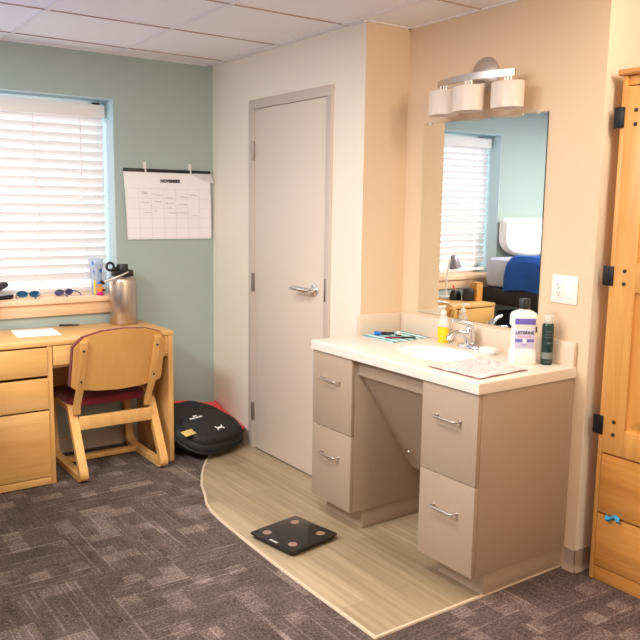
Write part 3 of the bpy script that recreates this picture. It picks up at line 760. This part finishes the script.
# ================================================================== desk
DX0, DX1, DY, DZ = -1.625, -.516, -.5, .77
t = thing('writing_desk', 'light maple dormitory desk with drawers under the window', 'desk', ((DX0+DX1)/2,-.25,0))
b = B(); box(b,(DX0,DY-.005,DZ-.024),(DX1,-.019,DZ),.003); obj('desktop', b, 'oakx', t)
b = B(); box(b,(DX1-.033,DY,0),(DX1-.003,-.02,DZ-.024),.002); obj('side_panel', b, 'oakz', t)
b = B(); box(b,(-1.228,DY,0),(-1.201,-.02,DZ-.024),.002); obj('side_panel', b, 'oakz', t)
b = B(); box(b,(DX0+.003,DY,0),(DX0+.028,-.02,DZ-.024),.002); obj('side_panel', b, 'oakz', t)
b = B(); box(b,(-1.2,-.07,.36),(DX1-.033,-.05,DZ-.025),.001); obj('modesty_panel', b, 'oakx', t)
b = B(); box(b,(DX0+.028,-.05,.0),(-1.229,-.03,DZ-.025),.001); obj('back_panel', b, 'oakx', t)
b = B(); box(b,(DX0+.03,DY-.012,0.004),(-1.231,DY+.01,.042),.002); obj('plinth', b, 'oakx', t)
for za, zb in ((.047,.403),(.412,.577),(.592,.738)):
    b = B(); box(b,(DX0+.030,DY-.012,za),(-1.2305,DY+.008,zb),.003); box(b,(DX0+.034,DY+.008,za+.01),(-1.235,-.06,zb-.02)); obj('drawer', b, 'oakdrawer', t)
b = B(); box(b,(-1.197,DY-.006,.64),(DX1-.037,DY+.012,.742),.003); box(b,(-1.19,DY+.012,.65),(DX1-.045,-.08,.735)); obj('drawer', b, 'oakdrawer', t)
b = B(); box(b,(-1.2,DY+.01,.625),(DX1-.034,DY+.03,.638),.001); obj('drawer_rail', b, 'oakx', t)

# ---- chair
t = thing('desk_chair', 'bent-ply desk chair with maroon seat and back pushed under the desk', 'chair', (-.85,-.32,0))
loop = fillet([(-.02,.392),(-.405,.375),(-.60,.020),(-.07,.020)], [.05,.05,.028,.06], 6)
for xa in (-1.105,-.648):
    # frame leans: x shifts slightly with height
    b = B(); strip_loop(b, loop, .034, 'x', xa, xa+.045); fr_ = obj('side_frame', b, 'chairwood', t)
b = B(); box(b,(-1.060,-.485,.262),(-.648,-.460,.335),.004); obj('cross_rail', b, 'chairwood', t)
b = B(); box(b,(-1.060,-.235,.006),(-.648,-.185,.034),.004); obj('stretcher', b, 'chairwood', t)
b = B(); box(b,(-1.060,-.06,.33),(-.648,-.035,.37),.004); obj('front_rail', b, 'chairwood', t)
b = B()
def seatfn(u, v):
    return None
poly = fillet([(-1.10,-.425),(-.645,-.425),(-.635,.0),(-1.11,.0)], [.09,.09,.05,.05], 6)
prism(b, poly, 'z', .376, .425, bev=.016); obj('seat', b, 'maroon', t)
tilt = .33
def yb_(z): return -.452-(z-.40)*tilt
xc = -.853
outl = [(-.255,.512),(-.255,.735),(-.21,.79),(-.12,.818),(0,.828),(.12,.818),(.21,.79),(.255,.735),(.255,.512),(.235,.497),(.12,.482),(0,.477),(-.12,.482),(-.235,.497)]
outl = fillet(outl, .02, 4)
def shell(b, off, th, grow=0):
    s = bmesh.new(); n_ = len(outl)
    rings = []
    for sc in (1, .92, .75, .5, .25):
        rings.append([((p[0]*(1+grow))*sc, .65+(p[1]-.65)*sc+(grow*.17 if p[1] > .6 else -0*grow)*sc) for p in outl])
    fr, bk = [], []
    for rg in rings:
        for lst, o_ in ((fr, off), (bk, off+th)):
            lst.append([s.verts.new((xc+x_, yb_(z_)+o_-.045*(1-(x_/.27)**2)+.02, z_)) for x_, z_ in rg])
    for L_, fl in ((fr, 0), (bk, 1)):
        for a_, c_ in zip(L_, L_[1:]):
            for k in range(n_): s.faces.new((a_[k],a_[(k+1)%n_],c_[(k+1)%n_],c_[k]))
        s.faces.new(L_[-1])
    for k in range(n_): s.faces.new((fr[0][k],fr[0][(k+1)%n_],bk[0][(k+1)%n_],bk[0][k]))
    bmesh.ops.recalc_face_normals(s, faces=s.faces); return _merge(b, s)
b = B(); shell(b, -.03, .012); sh = obj('back_shell', b, 'backply', t)
b = B(); shell(b, -.0175, .03, .022); bc = obj('back_cushion', b, 'maroon', t)
for xu in (-.215,.19):
    x_ = xc+xu; b = B(); k_ = .045*(1-(xu/.27)**2)-.02
    s = bmesh.new(); P_ = [(.345,-.012),(.40,-.004),(.50,-k_-.036),(.62,-k_-.036),(.76,-k_-.036),(.772,-k_-.034)]
    rows = []
    for z_, o_ in P_:
        y_ = yb_(z_)+o_; rows.append([s.verts.new(q) for q in ((x_-.02,y_-.017,z_),(x_+.02,y_-.017,z_),(x_+.02,y_+.005,z_),(x_-.02,y_+.005,z_))])
    for a_, c_ in zip(rows, rows[1:]):
        for k in range(4): s.faces.new((a_[k],a_[(k+1)%4],c_[(k+1)%4],c_[k]))
    s.faces.new(rows[0]); s.faces.new(rows[-1][::-1]); bmesh.ops.recalc_face_normals(s, faces=s.faces)
    bmesh.ops.bevel(s, geom=[e for e in s.edges if e.calc_face_angle(0) > .8], offset=.004, segments=2, profile=.5, affect='EDGES')
    _merge(b, s); uo = obj('upright', b, 'chairwood', t)
    for z_ in (.72,.545):
        b = B(); lathe(b, [(.006,-.002),(.006,.0025)], 12, frame((x_,yb_(z_)-k_-.0535,z_),(1,0,0),(0,.0,1))); obj('bolt', b, 'bolt', uo)

# ---- things on the desk
t = thing('paper_sheet', 'blank white sheet of paper lying on the maple desk', 'paper', (-1.18,-.2,DZ))
b = B(); s = bmesh.new(); q = [(-1.30,-.06,DZ+.001),(-1.075,-.095,DZ+.001),(-1.10,-.345,DZ+.001),(-1.325,-.315,DZ+.001)]; vs = [s.verts.new(p) for p in q]; s.faces.new(vs[::-1]); vs2 = [s.verts.new((p[0],p[1],p[2]+.0015)) for p in q]; s.faces.new(vs2)
for k in range(4): s.faces.new((vs[k],vs[(k+1)%4],vs2[(k+1)%4],vs2[k]))
bmesh.ops.recalc_face_normals(s, faces=s.faces); _merge(b, s); obj('sheet', b, 'paper', t)
t = thing('pen', 'black pen lying near the back edge of the desk', 'pen', (-.98,-.05,DZ))
b = B(); tube(b, [(-1.025,-.042,DZ+.007),(-1.02,-.042,DZ+.007),(-.95,-.062,DZ+.007),(-.945,-.063,DZ+.007)], [.004,.006,.006,.005], 10); obj('barrel', b, 'black', t)
b = B(); tube(b, [(-.945,-.063,DZ+.007),(-.915,-.072,DZ+.006)], [.005,.003], 10); obj('pen_cap', b, 'black', t)
b = B(); box(b,(-.945,-.068,DZ+.0115),(-.91,-.065,DZ+.013)); obj('pocket_clip', b, 'chrome', t)
jx, jy = -.662, -.112
t = thing('steel_jug', 'large brushed steel water jug with black lid on the desk corner', 'water bottle', (jx,jy,DZ))
T_ = Matrix.Translation((jx,jy,DZ))
b = B(); lathe(b, [(.076,0),(.0795,.004),(.081,.01),(.081,.262),(.077,.274),(.066,.286),(.060,.29)], 44, T_); obj('bottle', b, 'steel', t)
b = B(); lathe(b, [(.062,.288),(.064,.292),(.064,.318),(.060,.322),(.034,.324),(.034,.352),(.031,.357)], 36, T_); li = obj('lid', b, 'black', t)
b = B(); tube(b, [(-.062,-.0,.322),(-.03,0,.336),(.0,0,.340)], .010, 10, T_)
ring_ = [(-.062+.022*math.cos(2*PI*k/20)-.012, 0, .345+.022*math.sin(2*PI*k/20)) for k in range(20)]
tube(b, ring_, .0075, 8, T_, closed=True); obj('carry_loop', b, 'black', li)
b = B(); tube(b, [(.01,-.067,.316),(-.03,-.075,.300),(-.075,-.068,.284),(-.115,-.055,.268),(-.135,-.04,.262)], .0055, 8, T_); obj('carry_bar', b, 'nickel', li)
b = B(); ball(b, (jx-.138,jy-.038,DZ+.261), (.015,.012,.009)); obj('grip_end', b, 'iron', li)

# ---- things on the sill
SZ = .9375
def goggles(name, label, x, y, rz, lm, fm, cat='sunglasses'):
    M_ = Matrix.Translation((x,y,SZ)) @ Matrix.Rotation(rz,4,'Z'); t = thing(name, label, cat, M=M_, group='sunglasses on the window sill')
    for sgn in (-1,1):
        ring_ = [(sgn*.034+.029*math.cos(2*PI*k/20), -.002-.006*abs(math.cos(2*PI*k/20)*.5+sgn*.5), (.020+.016*math.sin(2*PI*k/20))) for k in range(20)]
        b = B(); tube(b, ring_, .003, 6, M_, closed=True); obj('rim', b, fm, t)
        b = B(); s = bmesh.new(); c_ = s.verts.new((sgn*.034,-.006,.020)); vs = [s.verts.new(p) for p in ring_]
        for k in range(20): s.faces.new((c_,vs[k],vs[(k+1)%20]))
        _merge(b, s, M_); obj('lens', b, lm, t)
        b = B(); tube(b, [(sgn*.062,-.002,.026),(sgn*.064,.03,.024),(sgn*.055,.075,.014),(sgn*.048,.09,.005)], [.004,.0035,.003,.003], 6, M_); obj('temple', b, fm, t)
    b = B(); tube(b, [(-.008,-.003,.024),(0,-.006,.028),(.008,-.003,.024)], .003, 6, M_); obj('bridge', b, fm, t)
goggles('sunglasses', 'teal blue lens sunglasses beside the black eyeglass case on the sill', -1.165, .055, 2.75, 'tealglass', 'tealglass')
goggles('sunglasses', 'purple grey sunglasses on the sill in front of the window middle', -.955, .06, 3.5, 'lens', 'lens')
M_ = Matrix.Translation((-1.325,.03,SZ)) @ Matrix.Rotation(.25,4,'Z')
t = thing('eyeglass_case', 'open black clamshell eyeglass case at the left of the sill', 'case', M=M_)
b = B(); sup(b, [(.066,.024,0),(.073,.030,.008),(.075,.031,.022),(.072,.029,.026)], 30, 2.6, M_); obj('case_base', b, 'black', t)
b = B(); sup(b, [(.072,.029,.0),(.075,.031,.005),(.072,.030,.020),(.055,.022,.030)], 30, 2.6, M_ @ Matrix.Translation((-.012,.012,.048)) @ Matrix.Rotation(math.radians(-24),4,'Y')); obj('case_lid', b, 'ink', t)
t = thing('plastic_tumbler', 'clear plastic tumbler with blue print on the window sill by the jug', 'tumbler', (-.765,.05,SZ))
T_ = Matrix.Translation((-.765,.05,SZ))
b = B(); lathe(b, [(.026,0),(.028,.003),(.036,.13),(.046,.215),(.044,.214),(.034,.13),(.026,.006)], 30, T_); obj('cup', b, 'clearblue', t)
for a_, z_, w_, h_, mt in ((-2.35,.190,.010,.020,'blue'),(-1.2,.145,.020,.018,'blue'),(-2.3,.14,.010,.012,'purple'),(-2.2,.05,.012,.09,'yellow')):
    r_ = .0275+.0085*min(z_,.13)/.13+max(0,z_-.13)*.118+.0012; b = B()
    prism(b, [((-w_/2),-h_/2),(w_/2,-h_/2),(w_/2,h_/2),(-w_/2,h_/2)], 'z', 0, .0008, T_ @ frame((r_*math.cos(a_),r_*math.sin(a_),z_),(-math.sin(a_),math.cos(a_),0),(0,0,1))); obj('print_patch', b, mt, t)
t = thing('toy_figurine', 'small orange toy figure with blue cap and hot pink base on sill', 'toy', (-.765,-.012,SZ))
T_ = Matrix.Translation((-.765,-.012,SZ))
b = B(); lathe(b, [(.018,0),(.021,.004),(.021,.014),(.014,.020)], 24, T_); obj('toy_base', b, 'pink', t)
b = B(); lathe(b, [(.012,.019),(.015,.03),(.012,.044),(.007,.05),(.011,.056),(.012,.064),(.008,.072)], 22, T_); tube(b, [(-.011,0,.045),(-.021,-.004,.033)], .005, 8, T_); tube(b, [(.011,0,.045),(.020,-.004,.035)], .005, 8, T_); obj('toy_body', b, 'orange', t)
b = B(); lathe(b, [(.0125,.067),(.012,.076),(.006,.083)], 20, T_); obj('toy_cap', b, 'blue', t)

# ---- calendar
CX0, CX1, CZT, CZB = -.603, -.025, 1.680, 1.267
t = thing('wall_calendar', 'white monthly wall calendar with black top bar hung on the green wall', 'calendar', (-.31,0,1.47))
cw = CX1-CX0; yc = -.006
b = B()
def sheetfn(u, v):   # u across, v down
    w0 = CX0+.0*v; x_ = CX0+.018*v+u*(cw-.012*v); z_ = CZT-(CZT-CZB)*v
    return (x_, yc-.006*math.sin(PI*v)-.004*v, z_)
grid(b, sheetfn, 12, 12, .002); sheet = obj('month_sheet', b, 'paper', t)
b = B(); box(b,(CX0,-.012,CZT-.004),(CX1+.002,-.0008,CZT+.016),.002); obj('top_bar', b, 'black', t)
b = B(); s = bmesh.new()
q = [(CX0+.74*cw,-.016,CZT-.004),(CX1+.002,-.016,CZT-.002),(CX1+.012,-.045,CZT-.066),(CX1-.02,-.036,CZT-.055)]
s.faces.new([s.verts.new(p) for p in q]); bmesh.ops.solidify(s, geom=list(s.faces), thickness=.0015); _merge(b, s); obj('curled_page', b, 'paper', t, flat=True)
def onsheet(u, v, o=.0035):
    p = sheetfn(u, v); return (p[0], p[1]-o, p[2])
text('lettering', 'NOVEMBER', .027, frame(onsheet(.52,.135),(1,0,0),(0,0,1)), 'ink', t, bold=.0012, sx=.95)
wd = []
for k, s_ in enumerate(('SUNDAY','MONDAY','TUESDAY','WEDNESDAY','THURSDAY','FRIDAY','SATURDAY')):
    wd.append(text('weekday_lettering', s_, .0115, frame(onsheet((k+.5)/7,.225),(1,0,0),(0,0,1)), 'inkgrey', t))
b = B()
for o_ in wd:
    o_.data.transform(WM[t.name] @ o_.matrix_local); b.from_mesh(o_.data); bpy.data.objects.remove(o_)
obj('weekday_lettering', b, 'inkgrey', t, flat=True)
b = B()
for k in range(8):
    u = .004+k/7*.992
    for j in range(8): a_, c_ = onsheet(u,.25+j*.0925,.0026), onsheet(u,.25+(j+1)*.0925,.0026); box(b,(a_[0]-.0006,min(a_[1],c_[1]),c_[2]),(a_[0]+.0006,min(a_[1],c_[1])+.0006,a_[2]))
for k in range(6):
    v = .25+k*.145; a_, c_ = onsheet(.004,v,.0026), onsheet(.996,v,.0026); box(b,(a_[0],a_[1],a_[2]-.0006),(c_[0],a_[1]+.0006,a_[2]+.0006))
obj('day_grid', b, 'grid', t)
b = B(); random.seed(3)
for u, v, w_ in ((.21,.30,.05),(.36,.335,.08),(.50,.375,.06),(.78,.33,.06),(.22,.45,.06),(.36,.44,.05),(.5,.46,.07),(.65,.47,.06),(.66,.36,.05),(.24,.60,.06),(.33,.575,.02),(.53,.60,.07),(.66,.60,.08),(.8,.64,.05),(.22,.32,.04),(.5,.53,.04)):
    p = onsheet(u, v, .004); pts = [(p[0]-w_/2*.9+w_*.9*k/9, p[1], p[2]+random.uniform(-.004,.004)-.05*w_*k/9) for k in range(10)]
    tube(b, pts, .0011, 4)
obj('handwriting_print', b, 'inkgrey', t)['kind'] = 'stuff'
for x_, lb_ in ((-.465,'small white hook holding the calendar top bar nearer the window'),(-.165,'small white hook holding the calendar top bar nearer the room corner')):
    hk = thing('adhesive_hook', lb_, 'hook', (x_,0,1.70), group='calendar hooks')
    b = B(); box(b,(x_-.009,-.006,1.693),(x_+.009,-.0005,1.735),.002); obj('hook_pad', b, 'white', hk)
    b = B(); tube(b, [(x_,-.005,1.712),(x_,-.016,1.700),(x_,-.018,1.682),(x_,-.016,1.674)], .0045, 8); obj('hook_arm', b, 'white', hk)

# ================================================================== floor things
# ---- backpack leaning in the corner
Mb = Matrix.Translation((-.24,-.575,.010)) @ Matrix.Rotation(math.radians(17),4,'Z') @ Matrix.Rotation(math.radians(-66),4,'X') @ Matrix.Diagonal((1,.66,1,1))
t = thing('backpack', 'black backpack slumped in the corner between desk and door wall', 'backpack', M=Mb)
def pack(b, W, Hh, z0, prof, e=3.2, M_=None, n_=40):
    """outline in x-z (z up the pack), inflated towards -y"""
    s = bmesh.new(); rings = []
    def outline(k):
        a_ = 2*PI*k/n_; c, d = math.cos(a_), math.sin(a_)
        x_ = W*math.copysign(abs(c)**(2/e), c); z_ = Hh*math.copysign(abs(d)**(2/e), d)
        x_ *= 1-.38*max(0,(z_/Hh))**1.5
        return x_, z_
    for sc, y_ in prof:
        rings.append([s.verts.new((outline(k)[0]*sc, y_, z0+outline(k)[1]*sc)) for k in range(n_)])
    for a_, c_ in zip(rings, rings[1:]):
        for k in range(n_): s.faces.new((a_[k],a_[(k+1)%n_],c_[(k+1)%n_],c_[k]))
    s.faces.new(rings[0]); s.faces.new(rings[-1][::-1]); bmesh.ops.recalc_face_normals(s, faces=s.faces)
    random.seed(5)
    for v in s.verts:
        v.co += Vector((math.sin(v.co.z*31+v.co.y*20), math.sin(v.co.x*29+v.co.z*23), math.sin(v.co.x*27)))*.004 + Vector((0,math.sin(v.co.x*55+v.co.z*38)*math.sin(v.co.z*61-v.co.x*20),0))*.004
    return _merge(b, s, M_)
b = B(); pack(b, .23, .225, .225, [(.80,.0),(.93,-.01),(1,-.035),(1,-.085),(.97,-.115),(.90,-.135),(.75,-.15)], M_=Mb); obj('main_compartment', b, 'packfab', t)
b = B(); pack(b, .20, .145, .165, [(.98,-.12),(1,-.15),(.96,-.168),(.84,-.182),(.6,-.19)], M_=Mb); pk = obj('front_pocket', b, 'packfab', t)
def oval(W, Hh, z0, y_, e=3.2, n_=40):
    P_ = []
    for k in range(n_):
        a_ = 2*PI*k/n_; c, d = math.cos(a_), math.sin(a_); x_ = W*math.copysign(abs(c)**(2/e), c); z_ = Hh*math.copysign(abs(d)**(2/e), d); x_ *= 1-.38*max(0,z_/Hh)**1.5; P_.append((x_,y_,z0+z_))
    return P_
b = B(); tube(b, oval(.232,.227,.225,-.06), .007, 6, Mb, closed=True); obj('zipper', b, 'packtrim', t)
b = B(); tube(b, oval(.201,.146,.165,-.145), .005, 6, Mb, closed=True); obj('zipper', b, 'packtrim', pk)
b = B(); tube(b, [(-.045,-.04,.448),(-.035,-.06,.47),(0,-.066,.48),(.035,-.06,.47),(.045,-.04,.448)], .009, 8, Mb); obj('top_handle', b, 'packtrim', t)
for sgn in (-1,1):
    b = B(); tube(b, [(sgn*.08,.0,.43),(sgn*.11,.03,.34),(sgn*.12,.028,.2),(sgn*.15,.005,.07)], .014, 8, Mb); obj('shoulder_strap', b, 'packtrim', t)
# emblem: two interlocking arcs
Me = Mb @ frame((.005,-.199,.092),(1,0,0),(0,0,1))
b = B()
for sg, oy in ((1,.006),(-1,-.006)):
    pts = [(-.026,sg*.017+oy*0,0),(-.018,sg*.002,0),(-.008,-sg*.004,0),(.008,-sg*.004,0),(.018,sg*.002,0),(.026,sg*.017,0)]
    tube(b, [Vector(p) for p in pts], .0038, 6, Me)
obj('emblem', b, 'paper', pk)
# small stitched crest over unreadable letters
Ml = Mb @ frame((-.072,-.200,.225),(1,0,0),(0,0,1))
b = B(); random.seed(9)
for k in range(11): 
    h_ = random.uniform(.010,.016); box(b,(-.05+k*.0092,-h_/2,0),(-.0435+k*.0092,h_/2,.001),0,Ml)
for k in range(4): box(b,(-.014+k*.008,.011,0),(-.008+k*.008,.011+random.uniform(.006,.014),.001),0,Ml)
obj('stitched_lettering', b, 'white', t)
Mt = Mb @ frame((-.205,-.190,.125),(1,.15,.12),(-.1,0,1))
b = B(); box(b,(-.055,-.02,-.002),(.055,.026,.002),.001,Mt); tg = obj('luggage_tag', b, 'yellowtag', t)
b = B()
for k in range(3): box(b,(-.04,-.008+k*.010,.0021),(.04-.012*k,-.006+k*.010,.0026),0,Mt)
obj('tag_print', b, 'inkgrey', tg)
# ---- red bag behind the backpack
t = thing('red_bag', 'flat coral red fabric bag behind the black backpack in the corner', 'bag', (-.12,-.2,.12))
b = B(); s = bmesh.new()
def redfn(u, v):
    # v along lean (bottom to top), u across
    P0, P1, P2, P3 = Vector((-.38,-.36,.06)), Vector((-.016,-.43,.10)), Vector((-.016,-.05,.185)), Vector((-.38,-.05,.245))
    p = (P0*(1-u)+P1*u)*(1-v)+(P3*(1-u)+P2*u)*v
    return (p.x, p.y, p.z+.004*math.sin(9*u+4*v))
grid(b, redfn, 12, 10, .012); obj('bag_panel', b, 'red', t)
b = B(); tube(b, [redfn(1,v_/8) for v_ in range(9)], .008, 6); obj('bag_hem', b, 'red', t)

# ---- bathroom scale
qs = [Vector(p) for p in ((-.679,-1.666),(-.393,-1.62),(-.376,-1.903),(-.653,-1.951))]
cs = sum(qs, Vector((0,0)))/4; ex = ((qs[1]-qs[0])+(qs[2]-qs[3])).normalized(); rz = math.atan2(ex.y, ex.x)
Ms = Matrix.Translation((cs.x,cs.y,.001)) @ Matrix.Rotation(rz,4,'Z')
t = thing('bathroom_scale', 'black glass bathroom scale with four copper discs on the vinyl floor', 'scale', M=Ms)
def rsq(a_, r_): return fillet([(-a_,-a_),(a_,-a_),(a_,a_),(-a_,a_)], r_, 5)
b = B(); prism(b, rsq(.143,.02), 'z', .020, .027, Ms, bev=.002); obj('glass_top', b, 'scaleglass', t)
b = B(); prism(b, rsq(.133,.02), 'z', .006, .0199, Ms); obj('scale_base', b, 'black', t)
for px_ in (-.085,.085):
    for py_ in (-.085,.085):
        b = B(); lathe(b, [(.021,.0268),(.021,.0278),(.019,.0280)], 28, Ms @ Matrix.Translation((px_,py_,0))); obj('electrode', b, 'electrode', t)
        b = B(); lathe(b, [(.014,0),(.014,.006)], 16, Ms @ Matrix.Translation((px_*1.2,py_*1.2,0))); obj('rubber_foot', b, 'black', t)
b = B(); 
for k in range(6): box(b,(-.1295,-.028+k*.0085,.0271),(-.1195,-.0225+k*.0085,.0275),0,Ms)
obj('maker_mark', b, 'white', t)

# ================================================================== what the mirror shows: left end of the desk and the bed
# lamp
t = thing('desk_lamp', 'grey-shaded gooseneck lamp on the desk end seen in the mirror', 'lamp', (-1.50,-.10,DZ))
b = B(); lathe(b, [(.062,0),(.064,.006),(.058,.016),(.012,.022)], 28, Matrix.Translation((-1.50,-.10,DZ))); obj('lamp_base', b, 'white', t)
b = B(); tube(b, [(-1.50,-.10,DZ+.02),(-1.47,-.12,DZ+.08),(-1.445,-.15,DZ+.18),(-1.45,-.16,DZ+.28),(-1.48,-.165,DZ+.335)], .007, 8); obj('gooseneck', b, 'white', t)
b = B(); lathe(b, [(.020,.0),(.026,-.01),(.038,-.05),(.050,-.10),(.048,-.10),(.034,-.05),(.018,-.012)], 28, Matrix.Translation((-1.49,-.17,DZ+.345)) @ Matrix.Rotation(.25,4,'Y')); obj('lamp_shade', b, 'lampgrey', t)
t = thing('desk_clock', 'small black block clock on the desk beside the wooden box', 'clock', (-1.52,-.31,DZ))
M_ = Matrix.Translation((-1.525,-.31,DZ)) @ Matrix.Rotation(.7,4,'Z')
b = B(); sup(b, [(.040,.034,0),(.043,.037,.006),(.042,.036,.085),(.034,.028,.098)], 28, 4, M_); obj('clock_body', b, 'black', t)
b = B(); box(b,(-.032,-.0378,.02),(.032,-.0365,.075),.0005,M_); obj('clock_face', b, 'bin', t)
t = thing('wooden_box', 'upright brown wooden box at the far end of the desk', 'box', (-1.585,-.33,DZ))
b = B(); box(b,(-1.622,-.37,DZ+.0005),(-1.558,-.30,DZ+.135),.003); obj('box_body', b, 'boxwood', t)
b = B(); box(b,(-1.620,-.368,DZ+.136),(-1.560,-.302,DZ+.145),.002); obj('box_lid', b, 'boxwood', t)
t = thing('pouch', 'black open pouch with red tip beside the lamp base', 'pouch', (-1.47,-.23,DZ))
M_ = Matrix.Translation((-1.482,-.215,DZ))
b = B(); sup(b, [(.045,.03,0),(.052,.036,.01),(.046,.032,.05),(.030,.024,.075)], 28, 2.6, M_); obj('pouch_body', b, 'black', t)
b = B(); tube(b, [(.01,0,.07),(.022,.0,.105)], .005, 8, M_); ball(b,(.024,0,.108),.008,M_); obj('red_tip', b, 'red', t)
# bed
BX1, BX0, BY1, BY0 = -1.86, -2.82, -.14, -2.02
t = thing('bed', 'raised dormitory bed with grey mattress beside the desk', 'bed', ((BX0+BX1)/2,-1.1,0))
b = B(); box(b,(BX0,BY0,.72),(BX1,BY1+.02,.85),.004); obj('bed_rail', b, 'bedframe', t)
for x_ in (BX0+.03,BX1-.03):
    for y_ in (BY0+.03,BY1-.01):
        b = B(); box(b,(x_-.03,y_-.03,0),(x_+.03,y_+.03,.72),.003); obj('leg', b, 'bedframe', t)
b = B(); P_ = fillet([(BX0+.01,BY0+.01),(BX1,BY0+.01),(BX1,BY1),(BX0+.01,BY1)], .09, 6); prism(b, P_, 'z', .852, 1.09, bev=.05); obj('mattress', b, 'sheet', t)
t = thing('blue_blanket', 'bright blue blanket draped over the side of the raised bed', 'blanket', (-2.3,-1.1,1.1))
def blfn(u, v):
    y_ = -.40-1.55*v
    p = [(BX0+.05,1.112),(BX1-.07,1.118),(BX1-.02,1.105),(BX1+.014,1.06),(BX1+.022,.98),(BX1+.02,.84)]
    f_ = u*(len(p)-1); i = min(int(f_), len(p)-2); q = f_-i
    x_ = p[i][0]*(1-q)+p[i+1][0]*q; z_ = p[i][1]*(1-q)+p[i+1][1]*q
    e_ = .03*max(0, 1-v*9)
    return (x_+.006*math.sin(y_*23)*(u>.6), y_-.02*math.sin(u*5), z_+.012+.008*math.sin(x_*17+y_*9)-e_*.6)
b = B(); grid(b, blfn, 40, 40, .02); obj('blanket_cover', b, 'navy', t)
t = thing('bed_pillow', 'white pillow standing upright against the green wall at the bed head', 'pillow', (-2.42,-.08,1.25))
b = B(); s = bmesh.new(); n_ = 40; rr = []
for sc, yo in ((.05,-.085),(.5,-.082),(.8,-.07),(.95,-.045),(1,0),(.95,.035),(.8,.05),(.4,.055)):
    ring_ = []
    for k in range(n_):
        a_ = 2*PI*k/n_; c, d = math.cos(a_), math.sin(a_)
        e1 = 12 if d > 0 else 2.2
        ring_.append(s.verts.new((-2.465+.335*sc*math.copysign(abs(c)**(2/e1),c), -.075+yo, 1.24+.17*sc*math.copysign(abs(d)**(2/e1),d))))
    rr.append(ring_)
for a_, c_ in zip(rr, rr[1:]):
    for k in range(n_): s.faces.new((a_[k],a_[(k+1)%n_],c_[(k+1)%n_],c_[k]))
s.faces.new(rr[0]); s.faces.new(rr[-1][::-1]); bmesh.ops.recalc_face_normals(s, faces=s.faces); _merge(b, s); obj('pillow_cover', b, 'pillow', t)
for y_, lb_ in ((-.50,'black storage drawer unit under the bed nearest the window'),(-1.10,'black storage drawer unit under the bed further from the window')):
    M_ = Matrix.Translation((-2.14,y_,0)); t = thing('storage_drawer', lb_, 'storage drawer', M=M_, group='storage drawers under the bed')
    b = B(); box(b,(-.25,-.25,0),(.22,.25,.66),.01,M_); obj('drawer_shell', b, 'bin', t)
    for z_ in (.03,.24,.45):
        b = B(); box(b,(.221,-.23,z_),(.235,.23,z_+.19),.006,M_); d = obj('drawer', b, 'bin', t)
        b = B(); box(b,(.236,-.08,z_+.14),(.25,.08,z_+.16),.004,M_); obj('handle', b, 'lampgrey', d)

# ------------------------------------------------------------------ camera
cam = bpy.data.cameras.new('camera'); co = bpy.data.objects.new('camera', cam); COL.objects.link(co); SC.camera = co
cam.sensor_fit = 'HORIZONTAL'; cam.sensor_width = 36; cam.lens = 774.7/640*36; cam.clip_start = .05
yaw, pit, rol = math.radians(-35.2197), math.radians(-8.4259), math.radians(.8425)
f = Vector((-math.sin(yaw)*math.cos(pit), math.cos(yaw)*math.cos(pit), math.sin(pit)))
rt = f.cross(Vector((0,0,1))).normalized(); up = rt.cross(f)
r2 = rt*math.cos(rol)+up*math.sin(rol); u2 = -rt*math.sin(rol)+up*math.cos(rol)
M = Matrix.Identity(4)
for i in range(3): M[i][0], M[i][1], M[i][2] = r2[i], u2[i], -f[i]
M.translation = Vector((-2.3517,-4.5527,1.4908)); co.matrix_world = M
SC.view_settings.view_transform = 'Standard'; SC.view_settings.look = 'None'; SC.view_settings.exposure = 0.4
SC.cycles.use_denoising = True
SC.cycles.max_bounces = 10; SC.cycles.diffuse_bounces = 6; SC.cycles.transparent_max_bounces = 12
SC.cycles.sample_clamp_indirect = 8
